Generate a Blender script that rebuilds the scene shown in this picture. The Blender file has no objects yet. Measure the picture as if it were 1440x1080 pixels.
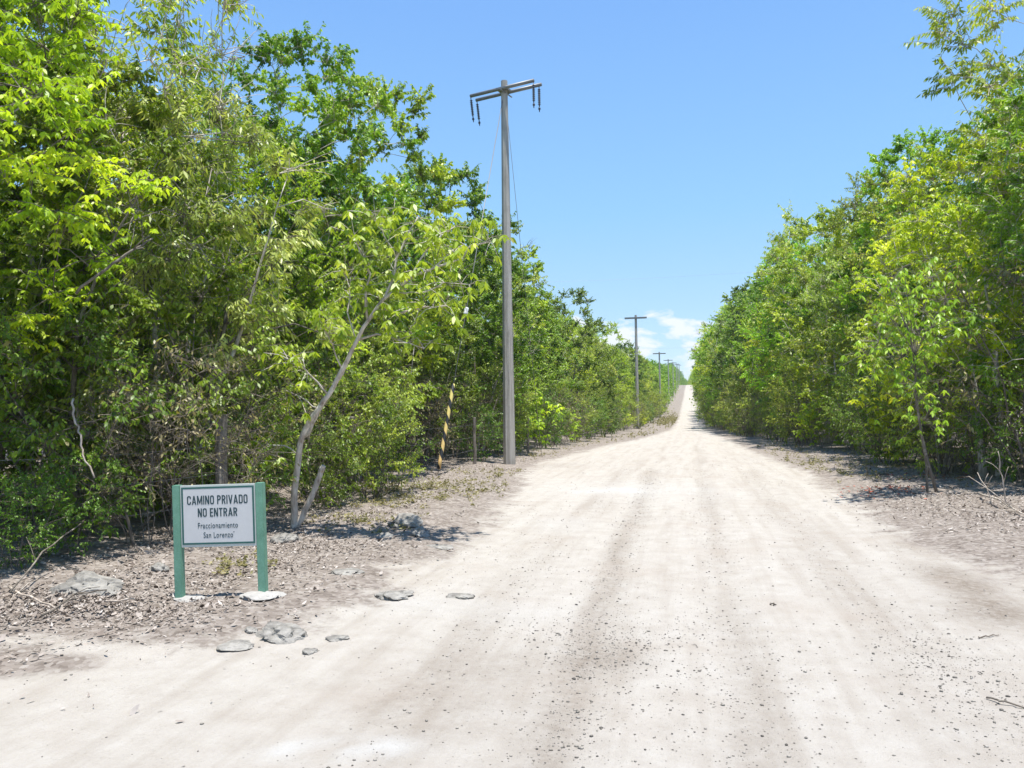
import bpy, bmesh, math, random
import numpy as np
from mathutils import Vector, Matrix

random.seed(7)
R = math.radians
sc = bpy.context.scene
COL = sc.collection
PI = math.pi

# ------------------------------------------------------------------ camera
F, CW, CH = 1080.0, 1440.0, 1080.0
CAM_H = 1.6
YAW, PITCH, ROLL = R(13.0), math.atan(31 / F), R(0.8)
fwd = Vector((-math.sin(YAW) * math.cos(PITCH), math.cos(YAW) * math.cos(PITCH), math.sin(PITCH)))
rt0 = Vector((math.cos(YAW), math.sin(YAW), 0))
up0 = rt0.cross(fwd)
rt = (rt0 * math.cos(ROLL) - up0 * math.sin(ROLL)).normalized()
up = (up0 * math.cos(ROLL) + rt0 * math.sin(ROLL)).normalized()
CAM = Vector((0, 0, CAM_H))
cam = bpy.data.cameras.new('camera')
cam.sensor_width = 36
cam.lens = 36 * F / CW
cam.clip_start, cam.clip_end = 0.05, 6000
co = bpy.data.objects.new('camera', cam)
COL.objects.link(co)
M = Matrix((rt, up, -fwd)).transposed().to_4x4()
M.translation = CAM
co.matrix_world = M
sc.camera = co

def ray(px, py):
    return (fwd * F + rt * (px - CW / 2) - up * (py - CH / 2)) / F      # depth 1 along fwd

def proj(p):
    d = Vector(p) - CAM
    z = d.dot(fwd)
    return CW / 2 + F * d.dot(rt) / z, CH / 2 - F * d.dot(up) / z

# ------------------------------------------------------------------ terrain
def hash2(ix, iy, s=0):
    h = np.sin(ix * 127.1 + iy * 311.7 + s * 74.7) * 43758.5453
    return h - np.floor(h)

def vnoise(x, y, s=0):
    x = np.asarray(x, float); y = np.asarray(y, float)
    ix, iy = np.floor(x), np.floor(y)
    fx, fy = x - ix, y - iy
    fx = fx * fx * (3 - 2 * fx); fy = fy * fy * (3 - 2 * fy)
    a, b = hash2(ix, iy, s), hash2(ix + 1, iy, s)
    c, d = hash2(ix, iy + 1, s), hash2(ix + 1, iy + 1, s)
    return (a * (1 - fx) + b * fx) * (1 - fy) + (c * (1 - fx) + d * fx) * fy

def fbm(x, y, s=0, o=3):
    t, a, n = 0, 0.5, 0
    for i in range(o):
        t = t + a * vnoise(x * 2 ** i, y * 2 ** i, s + i); n += a; a *= .5
    return t / n

PY = [-60, 20, 40, 68, 95, 118, 140, 168, 218, 268, 318, 380, 430, 3000]
PZ = [0, 0, -.25, -.62, -.68, -.45, .4, 1.45, 3.3, 5.9, 8.0, 10.6, 11.0, 11.0]
LY = [-60, -20, 0, 2.5, 3.65, 4.5, 5.8, 7.9, 10, 14, 17, 21, 30, 45, 66, 3000]
LX = [-12, -9, -6, -4.6, -3.8, -3.1, -2.55, -2.45, -2.6, -3.1, -3.7, -4.1, -3.7, -2.4, -1.55, -1.5]
RY = [-60, -20, 0, 4, 5.5, 7.4, 9.9, 16.7, 26, 35.5, 66, 3000]
RX = [9, 7, 4.6, 3.4, 3.0, 2.8, 2.35, 2.5, 2.2, 1.9, 1.25, 1.2]

def edge_d(x, y):
    """signed distance in x from the nearer road edge; >0 on the road"""
    return np.minimum(x - np.interp(y, LY, LX), np.interp(y, RY, RX) - x)

def rut(x, c, w):
    return np.exp(-((x - c) / w) ** 2)

def gz(x, y):
    x = np.asarray(x, float); y = np.asarray(y, float)
    z = np.interp(y, PY, PZ)
    e = edge_d(x, y)
    v = np.clip(-e / 0.9, 0, 1)
    near = np.clip(1.4 - y / 40, 0.15, 1)
    z = z + v * near * (0.05 + 0.16 * (fbm(x * .7, y * .7, 3) - .4) + 0.07 * (fbm(x * 2.6, y * 2.6, 9) - .5))
    z = z + np.clip(-e - 1.5, 0, 3) * 0.035
    road = np.clip(e / 0.5, 0, 1)
    wob = 0.25 * (fbm(y * .12, 1.7, 5) - .5)
    z = z - road * 0.022 * (rut(x, -.62 + wob - .006 * y, .22) + rut(x, .24 + wob * .6, .2) + rut(x, 1.5 + wob, .3))
    z = z + road * 0.02 * (fbm(x * 1.3, y * 1.0, 12) - .5)
    return z

def gpt(px, py, dz=0.0):
    d = ray(px, py)
    t = 2.0
    for i in range(40):
        p = CAM + d * t
        h = p.z - float(gz(p.x, p.y))
        t += h / max(-d.z, .004) * .7
        t = min(max(t, .5), 700)
    p = CAM + d * t
    return Vector((p.x, p.y, float(gz(p.x, p.y)) + dz))

def at_depth(px, py, depth):
    return CAM + ray(px, py) * depth

# ------------------------------------------------------------------ object helpers
def tag(o, label=None, cat=None, group=None, kind=None):
    if label: o['label'] = label
    if cat: o['category'] = cat
    if group: o['group'] = group
    if kind: o['kind'] = kind
    return o

def link(name, me, parent=None):
    o = bpy.data.objects.new(name, me)
    COL.objects.link(o)
    if parent is not None: o.parent = parent
    return o

def empty(name, loc=(0, 0, 0), rz=0.0):
    o = bpy.data.objects.new(name, None)
    o.empty_display_size = .2
    COL.objects.link(o)
    o.location = loc; o.rotation_euler = (0, 0, rz)
    return o

def copy_tree(o, parent=None):
    c = o.copy(); COL.objects.link(c)
    if parent is not None: c.parent = parent
    for ch in [q for q in o.children]:
        copy_tree(ch, c)
    return c

def npmesh(name, V, loops, starts, totals, mat, tint=None, smooth=False):
    me = bpy.data.meshes.new(name)
    V = np.asarray(V, np.float32)
    me.vertices.add(len(V)); me.vertices.foreach_set('co', V.ravel())
    me.loops.add(len(loops)); me.loops.foreach_set('vertex_index', np.asarray(loops, np.int32))
    me.polygons.add(len(starts))
    me.polygons.foreach_set('loop_start', np.asarray(starts, np.int32))
    me.polygons.foreach_set('loop_total', np.asarray(totals, np.int32))
    me.update(calc_edges=True)
    if smooth:
        me.polygons.foreach_set('use_smooth', np.ones(len(starts), bool))
    if tint is not None:
        a = me.attributes.new('tint', 'FLOAT_COLOR', 'POINT')
        t = np.ones((len(V), 4), np.float32); t[:, :tint.shape[1]] = tint
        a.data.foreach_set('color', t.ravel())
    if mat: me.materials.append(mat)
    return me

class MB:
    """collects boxes, tubes and prisms into one mesh"""
    def __init__(s): s.v = []; s.f = []
    def add(s, vs, fs):
        n = len(s.v); s.v += [tuple(v) for v in vs]; s.f += [tuple(i + n for i in f) for f in fs]
    def box(s, c, d, m=None):
        vs = []
        for x in (-.5, .5):
            for y in (-.5, .5):
                for z in (-.5, .5):
                    v = Vector((c[0] + x * d[0], c[1] + y * d[1], c[2] + z * d[2]))
                    vs.append(m @ v if m else v)
        s.add(vs, [(0, 1, 3, 2), (4, 6, 7, 5), (0, 4, 5, 1), (2, 3, 7, 6), (0, 2, 6, 4), (1, 5, 7, 3)])
    def tube(s, pts, rad, n=8, caps=True):
        pts = [Vector(p) for p in pts]
        if not hasattr(rad, '__len__'): rad = [rad] * len(pts)
        vs = []
        ref = None
        for i, p in enumerate(pts):
            t = (pts[min(i + 1, len(pts) - 1)] - pts[max(i - 1, 0)])
            t = t.normalized() if t.length > 1e-9 else Vector((0, 0, 1))
            if ref is None:
                ref = t.orthogonal().normalized()
            a = (ref - t * ref.dot(t))
            a = a.normalized() if a.length > 1e-6 else t.orthogonal().normalized()
            ref = a
            b = t.cross(a)
            for k in range(n):
                w = 2 * PI * k / n
                vs.append(p + (a * math.cos(w) + b * math.sin(w)) * rad[i])
        fs = []
        for i in range(len(pts) - 1):
            for k in range(n):
                fs.append((i * n + k, i * n + (k + 1) % n, (i + 1) * n + (k + 1) % n, (i + 1) * n + k))
        if caps:
            fs.append(tuple(range(n - 1, -1, -1)))
            fs.append(tuple((len(pts) - 1) * n + k for k in range(n)))
        s.add(vs, fs)
    def mesh(s, name, mat, smooth=False, bevel=0):
        me = bpy.data.meshes.new(name)
        me.from_pydata(s.v, [], s.f)
        me.materials.append(mat)
        if bevel:
            bm = bmesh.new(); bm.from_mesh(me)
            bmesh.ops.remove_doubles(bm, verts=bm.verts, dist=1e-6)
            bmesh.ops.bevel(bm, geom=bm.edges[:], offset=bevel, segments=2, affect='EDGES')
            bm.to_mesh(me); bm.free()
        if smooth: me.polygons.foreach_set('use_smooth', np.ones(len(me.polygons), bool))
        me.update()
        return me
    def build(s, name, mat, parent=None, smooth=False, bevel=0):
        return link(name, s.mesh(name, mat, smooth, bevel), parent)

# ------------------------------------------------------------------ materials
def newmat(name):
    m = bpy.data.materials.new(name); m.use_nodes = True
    nt = m.node_tree; nt.nodes.clear()
    return m, nt

def N(nt, t, **kw):
    n = nt.nodes.new(t)
    for k, v in kw.items():
        if k == 'inp':
            for a, b in v.items(): n.inputs[a].default_value = b
        else: setattr(n, k, v)
    return n

def L(nt, a, b): nt.links.new(a, b)

def ramp(nt, fac, stops):
    r = N(nt, 'ShaderNodeValToRGB')
    el = r.color_ramp.elements
    while len(el) < len(stops): el.new(.5)
    for e, (p, c) in zip(el, stops):
        e.position = p; e.color = (*c, 1)
    L(nt, fac, r.inputs[0])
    return r.outputs[0]

def mixc(nt, f, a, b, blend='MIX'):
    m = N(nt, 'ShaderNodeMix', data_type='RGBA', blend_type=blend)
    for s, v in ((0, f), (6, a), (7, b)):
        if hasattr(v, 'links'): L(nt, v, m.inputs[s])
        elif s == 0: m.inputs[0].default_value = v
        else: m.inputs[s].default_value = (*v, 1)
    return m.outputs[2]

def maths(nt, op, a, b=0.0, clamp=False):
    m = N(nt, 'ShaderNodeMath', operation=op, use_clamp=clamp)
    for i, v in enumerate((a, b)):
        if hasattr(v, 'links'): L(nt, v, m.inputs[i])
        else: m.inputs[i].default_value = v
    return m.outputs[0]

def noise(nt, vec, scale, detail=4, rough=.55):
    n = N(nt, 'ShaderNodeTexNoise', inp={'Scale': scale, 'Detail': detail, 'Roughness': rough})
    L(nt, vec, n.inputs['Vector'])
    return n.outputs['Fac']

def mapping(nt, vec, scale):
    m = N(nt, 'ShaderNodeMapping'); m.inputs['Scale'].default_value = scale
    L(nt, vec, m.inputs['Vector'])
    return m.outputs[0]

def finish(nt, col, rough=.8, spec=.3, bump=None, bstr=.3, bdist=.02, metal=0):
    p = N(nt, 'ShaderNodeBsdfPrincipled')
    if hasattr(col, 'links'): L(nt, col, p.inputs['Base Color'])
    else: p.inputs['Base Color'].default_value = (*col, 1)
    if hasattr(rough, 'links'): L(nt, rough, p.inputs['Roughness'])
    else: p.inputs['Roughness'].default_value = rough
    p.inputs['Specular IOR Level'].default_value = spec
    p.inputs['Metallic'].default_value = metal
    if bump is not None:
        b = N(nt, 'ShaderNodeBump', inp={'Strength': bstr, 'Distance': bdist})
        L(nt, bump, b.inputs['Height']); L(nt, b.outputs[0], p.inputs['Normal'])
    o = N(nt, 'ShaderNodeOutputMaterial')
    L(nt, p.outputs[0], o.inputs[0])
    return p

def leaf_mat(name, dark, mid, light, trans=.4, tcol=(1.5, 1.45, .7), rough=.42, spec=.42, jit=1.0):
    m, nt = newmat(name)
    at = N(nt, 'ShaderNodeAttribute', attribute_name='tint')
    sp = N(nt, 'ShaderNodeSeparateColor'); L(nt, at.outputs['Color'], sp.inputs[0])
    c = ramp(nt, sp.outputs[0], [(0, dark), (.5, mid), (1, light)])
    oi = N(nt, 'ShaderNodeObjectInfo')
    hs = N(nt, 'ShaderNodeHueSaturation')
    L(nt, c, hs.inputs['Color'])
    L(nt, maths(nt, 'ADD', maths(nt, 'MULTIPLY', oi.outputs['Random'], .035 * jit), .5 - .028 * jit + .008 * (1 - jit) * -1), hs.inputs['Hue'])
    r2 = maths(nt, 'FRACT', maths(nt, 'MULTIPLY', oi.outputs['Random'], 37.7))
    L(nt, maths(nt, 'ADD', maths(nt, 'MULTIPLY', r2, .5 * jit), 1.20 + .2 * (1 - jit)), hs.inputs['Value'])
    hs.inputs['Saturation'].default_value = 1.0
    col = mixc(nt, maths(nt, 'MULTIPLY', sp.outputs[1], .8), hs.outputs[0], (.34, .27, .09))
    col = mixc(nt, 1.0, col, ramp(nt, sp.outputs[2], [(0, (.82, .84, .8)), (1, (1.0, 1.0, 1.0))]), 'MULTIPLY')
    p = N(nt, 'ShaderNodeBsdfPrincipled')
    L(nt, col, p.inputs['Base Color'])
    p.inputs['Roughness'].default_value = rough
    p.inputs['Specular IOR Level'].default_value = spec
    t = N(nt, 'ShaderNodeBsdfTranslucent')
    L(nt, mixc(nt, 1.0, col, tcol, 'MULTIPLY'), t.inputs[0])
    mx = N(nt, 'ShaderNodeMixShader'); mx.inputs[0].default_value = trans
    L(nt, p.outputs[0], mx.inputs[1]); L(nt, t.outputs[0], mx.inputs[2])
    o = N(nt, 'ShaderNodeOutputMaterial'); L(nt, mx.outputs[0], o.inputs[0])
    return m

def bark_mat(name, a, b, c):
    m, nt = newmat(name)
    tc = N(nt, 'ShaderNodeTexCoord').outputs['Object']
    n1 = noise(nt, mapping(nt, tc, (9, 9, 2.2)), 2.2, 6, .65)
    n2 = noise(nt, tc, 5.0, 4)
    col = ramp(nt, n1, [(.3, a), (.52, b), (.75, c)])
    col = mixc(nt, maths(nt, 'MULTIPLY', maths(nt, 'GREATER_THAN', n2, .62), .5), col, (c[0] * 1.15, c[1] * 1.15, c[2] * 1.1))
    finish(nt, col, .9, .15, n1, .6, .02)
    return m

MAT = {}
MAT['bark'] = bark_mat('bark', (.09, .075, .06), (.18, .16, .135), (.33, .30, .265))
MAT['bark_pale'] = bark_mat('bark_pale', (.25, .20, .16), (.52, .47, .41), (.68, .65, .59))
MAT['twig'] = bark_mat('twig', (.09, .075, .06), (.17, .145, .12), (.30, .27, .235))
MAT['dead'] = bark_mat('dead_wood', (.25, .20, .16), (.42, .36, .30), (.62, .56, .50))
LM = {
 'yellow': leaf_mat('leaf_yellow_green', (.15, .24, .012), (.27, .39, .020), (.44, .52, .035), .45),
 'mid':    leaf_mat('leaf_mid_green', (.070, .150, .012), (.155, .275, .020), (.31, .43, .036), .38),
 'dark':   leaf_mat('leaf_dark_green', (.050, .108, .012), (.105, .195, .018), (.21, .32, .030), .36),
 'silver': leaf_mat('leaf_silver_green', (.15, .22, .045), (.25, .34, .075), (.40, .47, .15), .36, rough=.4),
 'olive':  leaf_mat('leaf_olive', (.100, .165, .020), (.185, .275, .030), (.34, .42, .065), .37),
 'bright': leaf_mat('leaf_bright_green', (.12, .22, .010), (.20, .35, .018), (.33, .47, .035), .42),
 'young':  leaf_mat('leaf_young', (.13, .21, .016), (.225, .32, .028), (.36, .44, .060), .42, jit=0.0),
 'dry':    leaf_mat('leaf_dry_olive', (.13, .13, .05), (.21, .20, .08), (.31, .28, .14), .32, (1.1, 1.05, .7)),
}

def make_ground_mat():
    m, nt = newmat('sandy_ground')
    pos = N(nt, 'ShaderNodeNewGeometry').outputs['Position']
    at = N(nt, 'ShaderNodeAttribute', attribute_name='tint')
    sp = N(nt, 'ShaderNodeSeparateColor'); L(nt, at.outputs['Color'], sp.inputs[0])
    road, tan, white = sp.outputs[0], sp.outputs[1], sp.outputs[2]
    nbig = noise(nt, pos, .9, 5, .6)
    nmid = noise(nt, pos, 4.5, 6, .65)
    nfine = noise(nt, pos, 38, 6, .75)
    nvf = noise(nt, pos, 130, 3, .8)
    streak = noise(nt, mapping(nt, pos, (3.2, .22, 1)), 1.6, 6, .6)
    # road: cream coral sand, pinkish tan streaks, grey grit
    rc = ramp(nt, nmid, [(.25, (.378, .342, .300)), (.5, (.432, .398, .355)), (.75, (.47, .442, .402))])
    rc = mixc(nt, maths(nt, 'MULTIPLY', ramp(nt, streak, [(.46, (0, 0, 0)), (.68, (1, 1, 1))]), .42), rc, (.305, .262, .218))
    tanb = maths(nt, 'MULTIPLY', tan, maths(nt, 'ADD', maths(nt, 'MULTIPLY', noise(nt, pos, 15, 6, .75), 2.2), -.25))
    rc = mixc(nt, maths(nt, 'MULTIPLY', tanb, .95, True), rc, (.215, .178, .143))
    rc = mixc(nt, maths(nt, 'MULTIPLY', ramp(nt, nbig, [(.50, (0, 0, 0)), (.75, (1, 1, 1))]), .35), rc, (.34, .278, .225))
    rc = mixc(nt, white, rc, (.47, .455, .43))
    grit = ramp(nt, nfine, [(.57, (0, 0, 0)), (.70, (1, 1, 1))])
    gpatch = ramp(nt, noise(nt, pos, 1.7, 4, .6), [(.40, (.15, .15, .15)), (.68, (1, 1, 1))])
    rc = mixc(nt, maths(nt, 'MULTIPLY', maths(nt, 'MULTIPLY', grit, gpatch), .68), rc, (.17, .15, .125))
    rc = mixc(nt, maths(nt, 'MULTIPLY', ramp(nt, nvf, [(.60, (0, 0, 0)), (.72, (1, 1, 1))]), .42), rc, (.20, .175, .145))
    # verge: grey-brown dusty soil with old litter
    vc = ramp(nt, nmid, [(.28, (.17, .142, .120)), (.48, (.275, .238, .205)), (.62, (.335, .295, .26)), (.78, (.385, .35, .315))])
    vo = N(nt, 'ShaderNodeTexVoronoi', inp={'Scale': 26.0, 'Randomness': 1.0})
    L(nt, pos, vo.inputs['Vector'])
    vsep = N(nt, 'ShaderNodeSeparateColor'); L(nt, vo.outputs['Color'], vsep.inputs[0])
    vl = ramp(nt, vsep.outputs[0], [(0, (.09, .07, .058)), (.4, (.21, .175, .15)), (.8, (.31, .27, .24)), (1, (.40, .365, .33))])
    vc = mixc(nt, .55, vc, vl)
    # ragged edge between the two
    rm = maths(nt, 'ADD', road, maths(nt, 'MULTIPLY', maths(nt, 'SUBTRACT', noise(nt, pos, 2.6, 7, .68), .5), 1.5))
    rm = ramp(nt, rm, [(.30, (0, 0, 0)), (.62, (1, 1, 1))])
    col = mixc(nt, rm, vc, rc)
    h = maths(nt, 'ADD', maths(nt, 'MULTIPLY', nfine, .5), maths(nt, 'MULTIPLY', nmid, .8))
    h = maths(nt, 'ADD', h, maths(nt, 'MULTIPLY', nvf, .25))
    finish(nt, col, .95, .1, h, .8, .03)
    return m
MAT['ground'] = make_ground_mat()

def attr_mat(name, stops, rough=.85, trans=0):
    m, nt = newmat(name)
    at = N(nt, 'ShaderNodeAttribute', attribute_name='tint')
    sp = N(nt, 'ShaderNodeSeparateColor'); L(nt, at.outputs['Color'], sp.inputs[0])
    tc = N(nt, 'ShaderNodeNewGeometry').outputs['Position']
    c = ramp(nt, sp.outputs[0], stops)
    c = mixc(nt, .25, c, ramp(nt, noise(nt, tc, 60, 3), [(.35, (.5, .5, .5)), (.65, (1, 1, 1))]), 'MULTIPLY')
    finish(nt, c, rough, .2)
    return m
MAT['litter'] = attr_mat('leaf_litter', [(0, (.11, .085, .07)), (.3, (.23, .19, .16)), (.65, (.36, .31, .27)), (1, (.52, .47, .425))])
MAT['pebble'] = attr_mat('pebble', [(0, (.11, .10, .088)), (.4, (.23, .21, .18)), (1, (.40, .37, .325))])

def rock_mat():
    m, nt = newmat('limestone')
    tc = N(nt, 'ShaderNodeTexCoord').outputs['Object']
    n1 = noise(nt, tc, 5, 8, .7); n2 = noise(nt, tc, 22, 5, .7)
    oi = N(nt, 'ShaderNodeObjectInfo')
    c = ramp(nt, n1, [(.32, (.11, .102, .092)), (.5, (.255, .24, .215)), (.68, (.37, .35, .315))])
    c = mixc(nt, maths(nt, 'MULTIPLY', ramp(nt, n2, [(.5, (0, 0, 0)), (.7, (1, 1, 1))]), .5), c, (.40, .385, .355))
    finish(nt, c, .9, .2, maths(nt, 'ADD', n1, maths(nt, 'MULTIPLY', n2, .4)), .7, .04)
    return m
MAT['rock'] = rock_mat()

def concrete_mat():
    m, nt = newmat('weathered_concrete')
    tc = N(nt, 'ShaderNodeTexCoord').outputs['Object']
    n1 = noise(nt, mapping(nt, tc, (14, 14, 1.1)), 1.0, 6, .6)
    n2 = noise(nt, tc, 3.5, 5, .6)
    n3 = noise(nt, tc, 60, 3, .7)
    c = ramp(nt, n1, [(.3, (.27, .25, .228)), (.5, (.39, .367, .335)), (.72, (.48, .46, .43))])
    c = mixc(nt, maths(nt, 'MULTIPLY', ramp(nt, n2, [(.5, (0, 0, 0)), (.72, (1, 1, 1))]), .45), c, (.25, .232, .205))
    finish(nt, c, .88, .25, maths(nt, 'ADD', n2, n3), .25, .01)
    return m
MAT['concrete'] = concrete_mat()

def simple(name, col, rough=.6, spec=.4, nscale=20, var=.2, metal=0, bstr=.08):
    m, nt = newmat(name)
    tc = N(nt, 'ShaderNodeTexCoord').outputs['Object']
    n1 = noise(nt, tc, nscale, 5, .65)
    lo = tuple(c * (1 - var) for c in col); hi = tuple(min(1, c * (1 + var)) for c in col)
    finish(nt, ramp(nt, n1, [(.3, lo), (.7, hi)]), rough, spec, n1, bstr, .005, metal)
    return m

def green_paint():
    m, nt = newmat('speckled_green_paint')
    tc = N(nt, 'ShaderNodeTexCoord').outputs['Object']
    n1 = noise(nt, tc, 120, 3, .8); n2 = noise(nt, tc, 9, 5, .6)
    c = ramp(nt, n2, [(.3, (.105, .240, .165)), (.7, (.155, .330, .230))])
    c = mixc(nt, maths(nt, 'MULTIPLY', ramp(nt, n1, [(.52, (0, 0, 0)), (.66, (1, 1, 1))]), .55), c, (.24, .44, .33))
    finish(nt, c, .55, .4, n1, .15, .003)
    return m
MAT['green'] = green_paint()
MAT['sign_white'] = simple('sign_white', (.57, .57, .56), .45, .4, 6, .05)
MAT['sign_edge'] = simple('sign_edge', (.52, .55, .51), .5, .4, 12, .08)
MAT['sign_green'] = simple('sign_dark_green', (.035, .115, .100), .5, .4, 30, .12)
MAT['sign_ink'] = simple('sign_ink', (.028, .062, .070), .5, .4, 60, .15)
MAT['galv'] = simple('galvanised_steel', (.20, .20, .20), .5, .5, 25, .2, .4)
MAT['cable'] = simple('steel_cable', (.20, .20, .20), .5, .4, 80, .2, .5)
MAT['insul'] = simple('dark_insulator', (.030, .035, .055), .35, .5, 30, .2)
MAT['porcelain'] = simple('grey_porcelain', (.62, .64, .66), .3, .5, 15, .1)
MAT['wood'] = bark_mat('weathered_post_wood', (.10, .085, .07), (.21, .185, .16), (.34, .31, .27))
MAT['footing'] = simple('footing_concrete', (.36, .345, .32), .9, .2, 14, .14, 0, .4)

MAT['bedrock'] = simple('pale_bedrock', (.38, .362, .335), .95, .1, 24, .22, 0, .5)

def guard_mat():
    m, nt = newmat('guard_stripes')
    tc = N(nt, 'ShaderNodeTexCoord').outputs['Object']
    sx = N(nt, 'ShaderNodeSeparateXYZ'); L(nt, tc, sx.inputs[0])
    ang = maths(nt, 'ARCTAN2', sx.outputs[1], sx.outputs[0])
    ph = maths(nt, 'ADD', maths(nt, 'MULTIPLY', sx.outputs[2], 2.55), maths(nt, 'MULTIPLY', ang, .159))
    st = maths(nt, 'GREATER_THAN', maths(nt, 'FRACT', ph), .48)
    n1 = noise(nt, tc, 14, 5, .7)
    zz = maths(nt, 'SUBTRACT', 1.0, maths(nt, 'MULTIPLY', sx.outputs[2], .55), True)
    yc = mixc(nt, maths(nt, 'MULTIPLY', zz, .8), (.62, .53, .17), (.60, .36, .16))
    yc = mixc(nt, maths(nt, 'MULTIPLY', ramp(nt, n1, [(.5, (0, 0, 0)), (.66, (1, 1, 1))]), .5), yc, (.42, .36, .22))
    finish(nt, mixc(nt, st, (.022, .025, .030), yc), .6, .3, n1, .1, .004)
    return m
MAT['guard'] = guard_mat()

# ------------------------------------------------------------------ ground and road
def axis(segs):
    out = [segs[0][0]]
    for a, b, s in segs:
        n = max(1, int(round((b - a) / s)))
        out += list(np.linspace(a, b, n + 1)[1:])
    return np.array(out)

xs = axis([(-900, -200, 100), (-200, -60, 20), (-60, -20, 2.5), (-20, -9, .45), (-9, -4, .11), (-4, 3.6, .075), (3.6, 7, .12),
           (7, 20, .5), (20, 60, 2.5), (60, 200, 20), (200, 900, 100)])
ys = axis([(-60, -10, 5), (-10, 1.5, .6), (1.5, 9, .075), (9, 16, .11), (16, 30, .2), (30, 70, .5), (70, 200, 2), (200, 460, 6), (460, 1500, 80)])
GX, GY = np.meshgrid(xs, ys)
GZ = gz(GX, GY)
e = edge_d(GX, GY)
road_m = np.clip(.5 + e / 1.1 + .35 * (fbm(GX * .9, GY * .5, 21) - .5), 0, 1)
# sandy tongues on the left verge, close to the camera
for px, py, rx, ry, s in [(110, 905, .9, .25, .6), (250, 885, .7, .16, .35), (40, 960, .8, .2, .5), (560, 800, .5, .35, .35)]:
    p = gpt(px, py)
    road_m = np.clip(road_m + s * np.exp(-((GX - p.x) / rx) ** 2 - ((GY - p.y) / ry) ** 2), 0, 1)
wob = .25 * (fbm(GY * .12, 1.7, 5) - .5)
nn = .45 + 1.1 * fbm(GX * 2.2, GY * .5, 31)
wob2 = wob + .22 * (fbm(GX * .3 + GY * .45, GY * .2, 17) - .5)
nn = np.clip(2.2 * fbm(GX * 2.6, GY * .4, 31) - .40, .1, 1.3)
tan_m = (.50 * rut(GX, -.62 + wob2 - .012 * GY, .15) + .48 * rut(GX, .26 + wob2 * .8, .18) + .25 * rut(GX, 1.35 + wob2, .3) + .22 * rut(GX, -1.5 + wob2, .25)) * nn * np.clip(1.25 - GY / 45, .2, 1)
def blob(px, py, rx, ry, amt):
    p = gpt(px, py)
    d = ((GX - p.x) / rx) ** 2 + ((GY - p.y) / ry) ** 2
    return amt * np.exp(-d) * (.5 + fbm(GX * 3, GY * 3, 41))
for a in [(865, 925, .22, .28, .55), (1345, 815, .30, .6, 1.1), (1400, 860, .35, .5, .9), (600, 1000, .5, .5, .35), (1290, 770, .3, .7, .5),
          (700, 940, .4, .5, .3), (1225, 690, .5, 1.2, .4), (760, 655, 1.2, 1.0, .35)]:
    tan_m = tan_m + blob(*a)
wh_m = 0 * GX
for a in [(470, 1050, .17, .13, .8), (550, 1050, .12, .10, .85), (402, 1054, .09, .09, .76), (900, 690, 1.8, 1.4, .45), (860, 690, .6, .5, .4), (760, 860, .35, .4, .35),
          (780, 735, .5, .8, .4), (600, 850, .5, .3, .4)]:
    wh_m = wh_m + blob(*a) * (np.clip(4 * fbm(GX * 9, GY * 9, 77) - 1.3, 0, 1.3) if a[4] > .75 else 1)
tint = np.stack([road_m, np.clip(tan_m, 0, 1), np.clip(wh_m, 0, 1)], -1).reshape(-1, 3)
ny, nx = GX.shape
idx = np.arange(nx * ny).reshape(ny, nx)
quads = np.stack([idx[:-1, :-1], idx[:-1, 1:], idx[1:, 1:], idx[1:, :-1]], -1).reshape(-1, 4)
ec = edge_d((GX[:-1, :-1] + GX[1:, 1:]) / 2, (GY[:-1, :-1] + GY[1:, 1:]) / 2).ravel()
V = np.stack([GX, GY, GZ], -1).reshape(-1, 3)
isroad = (ec > 0)
for nm, sel in (('ground', ~isroad), ('dirt_road', isroad)):
    q = quads[sel]
    used, inv = np.unique(q.ravel(), return_inverse=True)
    me = npmesh(nm, V[used], inv, np.arange(len(q)) * 4, np.full(len(q), 4), MAT['ground'], tint[used], smooth=True)
    tag(link(nm, me), kind='structure')

# ------------------------------------------------------------------ leaves
rng = np.random.default_rng(11)

def norm(a): return a / np.maximum(np.linalg.norm(a, axis=-1, keepdims=True), 1e-9)

def leaf_geo(P, D, S, Ln, Wd, droop):
    """pointed leaves: P base, D direction, S side, Ln length, Wd width -> V (n*6), loops"""
    n = len(P)
    Nn = norm(np.cross(D, S))
    Ln = Ln[:, None]; Wd = Wd[:, None]
    dr = np.zeros((n, 3)); dr[:, 2] = -1
    dv = droop[:, None] if hasattr(droop, '__len__') else droop
    fold = .18 * Wd * Nn
    p1 = P + D * Ln * .36 + dr * Ln * dv * .10
    p2 = P + D * Ln * .70 + dr * Ln * dv * .32
    tip = P + D * Ln + dr * Ln * dv * .62
    V = np.stack([P, p1 - S * Wd * .5 + fold, p1 + S * Wd * .5 + fold, p2 - S * Wd * .38 + fold * .7, p2 + S * Wd * .38 + fold * .7, tip], 1).reshape(-1, 3)
    base = (np.arange(n) * 6)[:, None]
    lo = np.concatenate([base + np.array([[0, 2, 1]]), base + np.array([[1, 2, 4, 3]]), base + np.array([[3, 4, 5]])], 1)
    tot = np.tile([3, 4, 3], n)
    st = np.concatenate([[0], np.cumsum(tot)[:-1]])
    return V, lo.ravel(), st, tot

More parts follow.
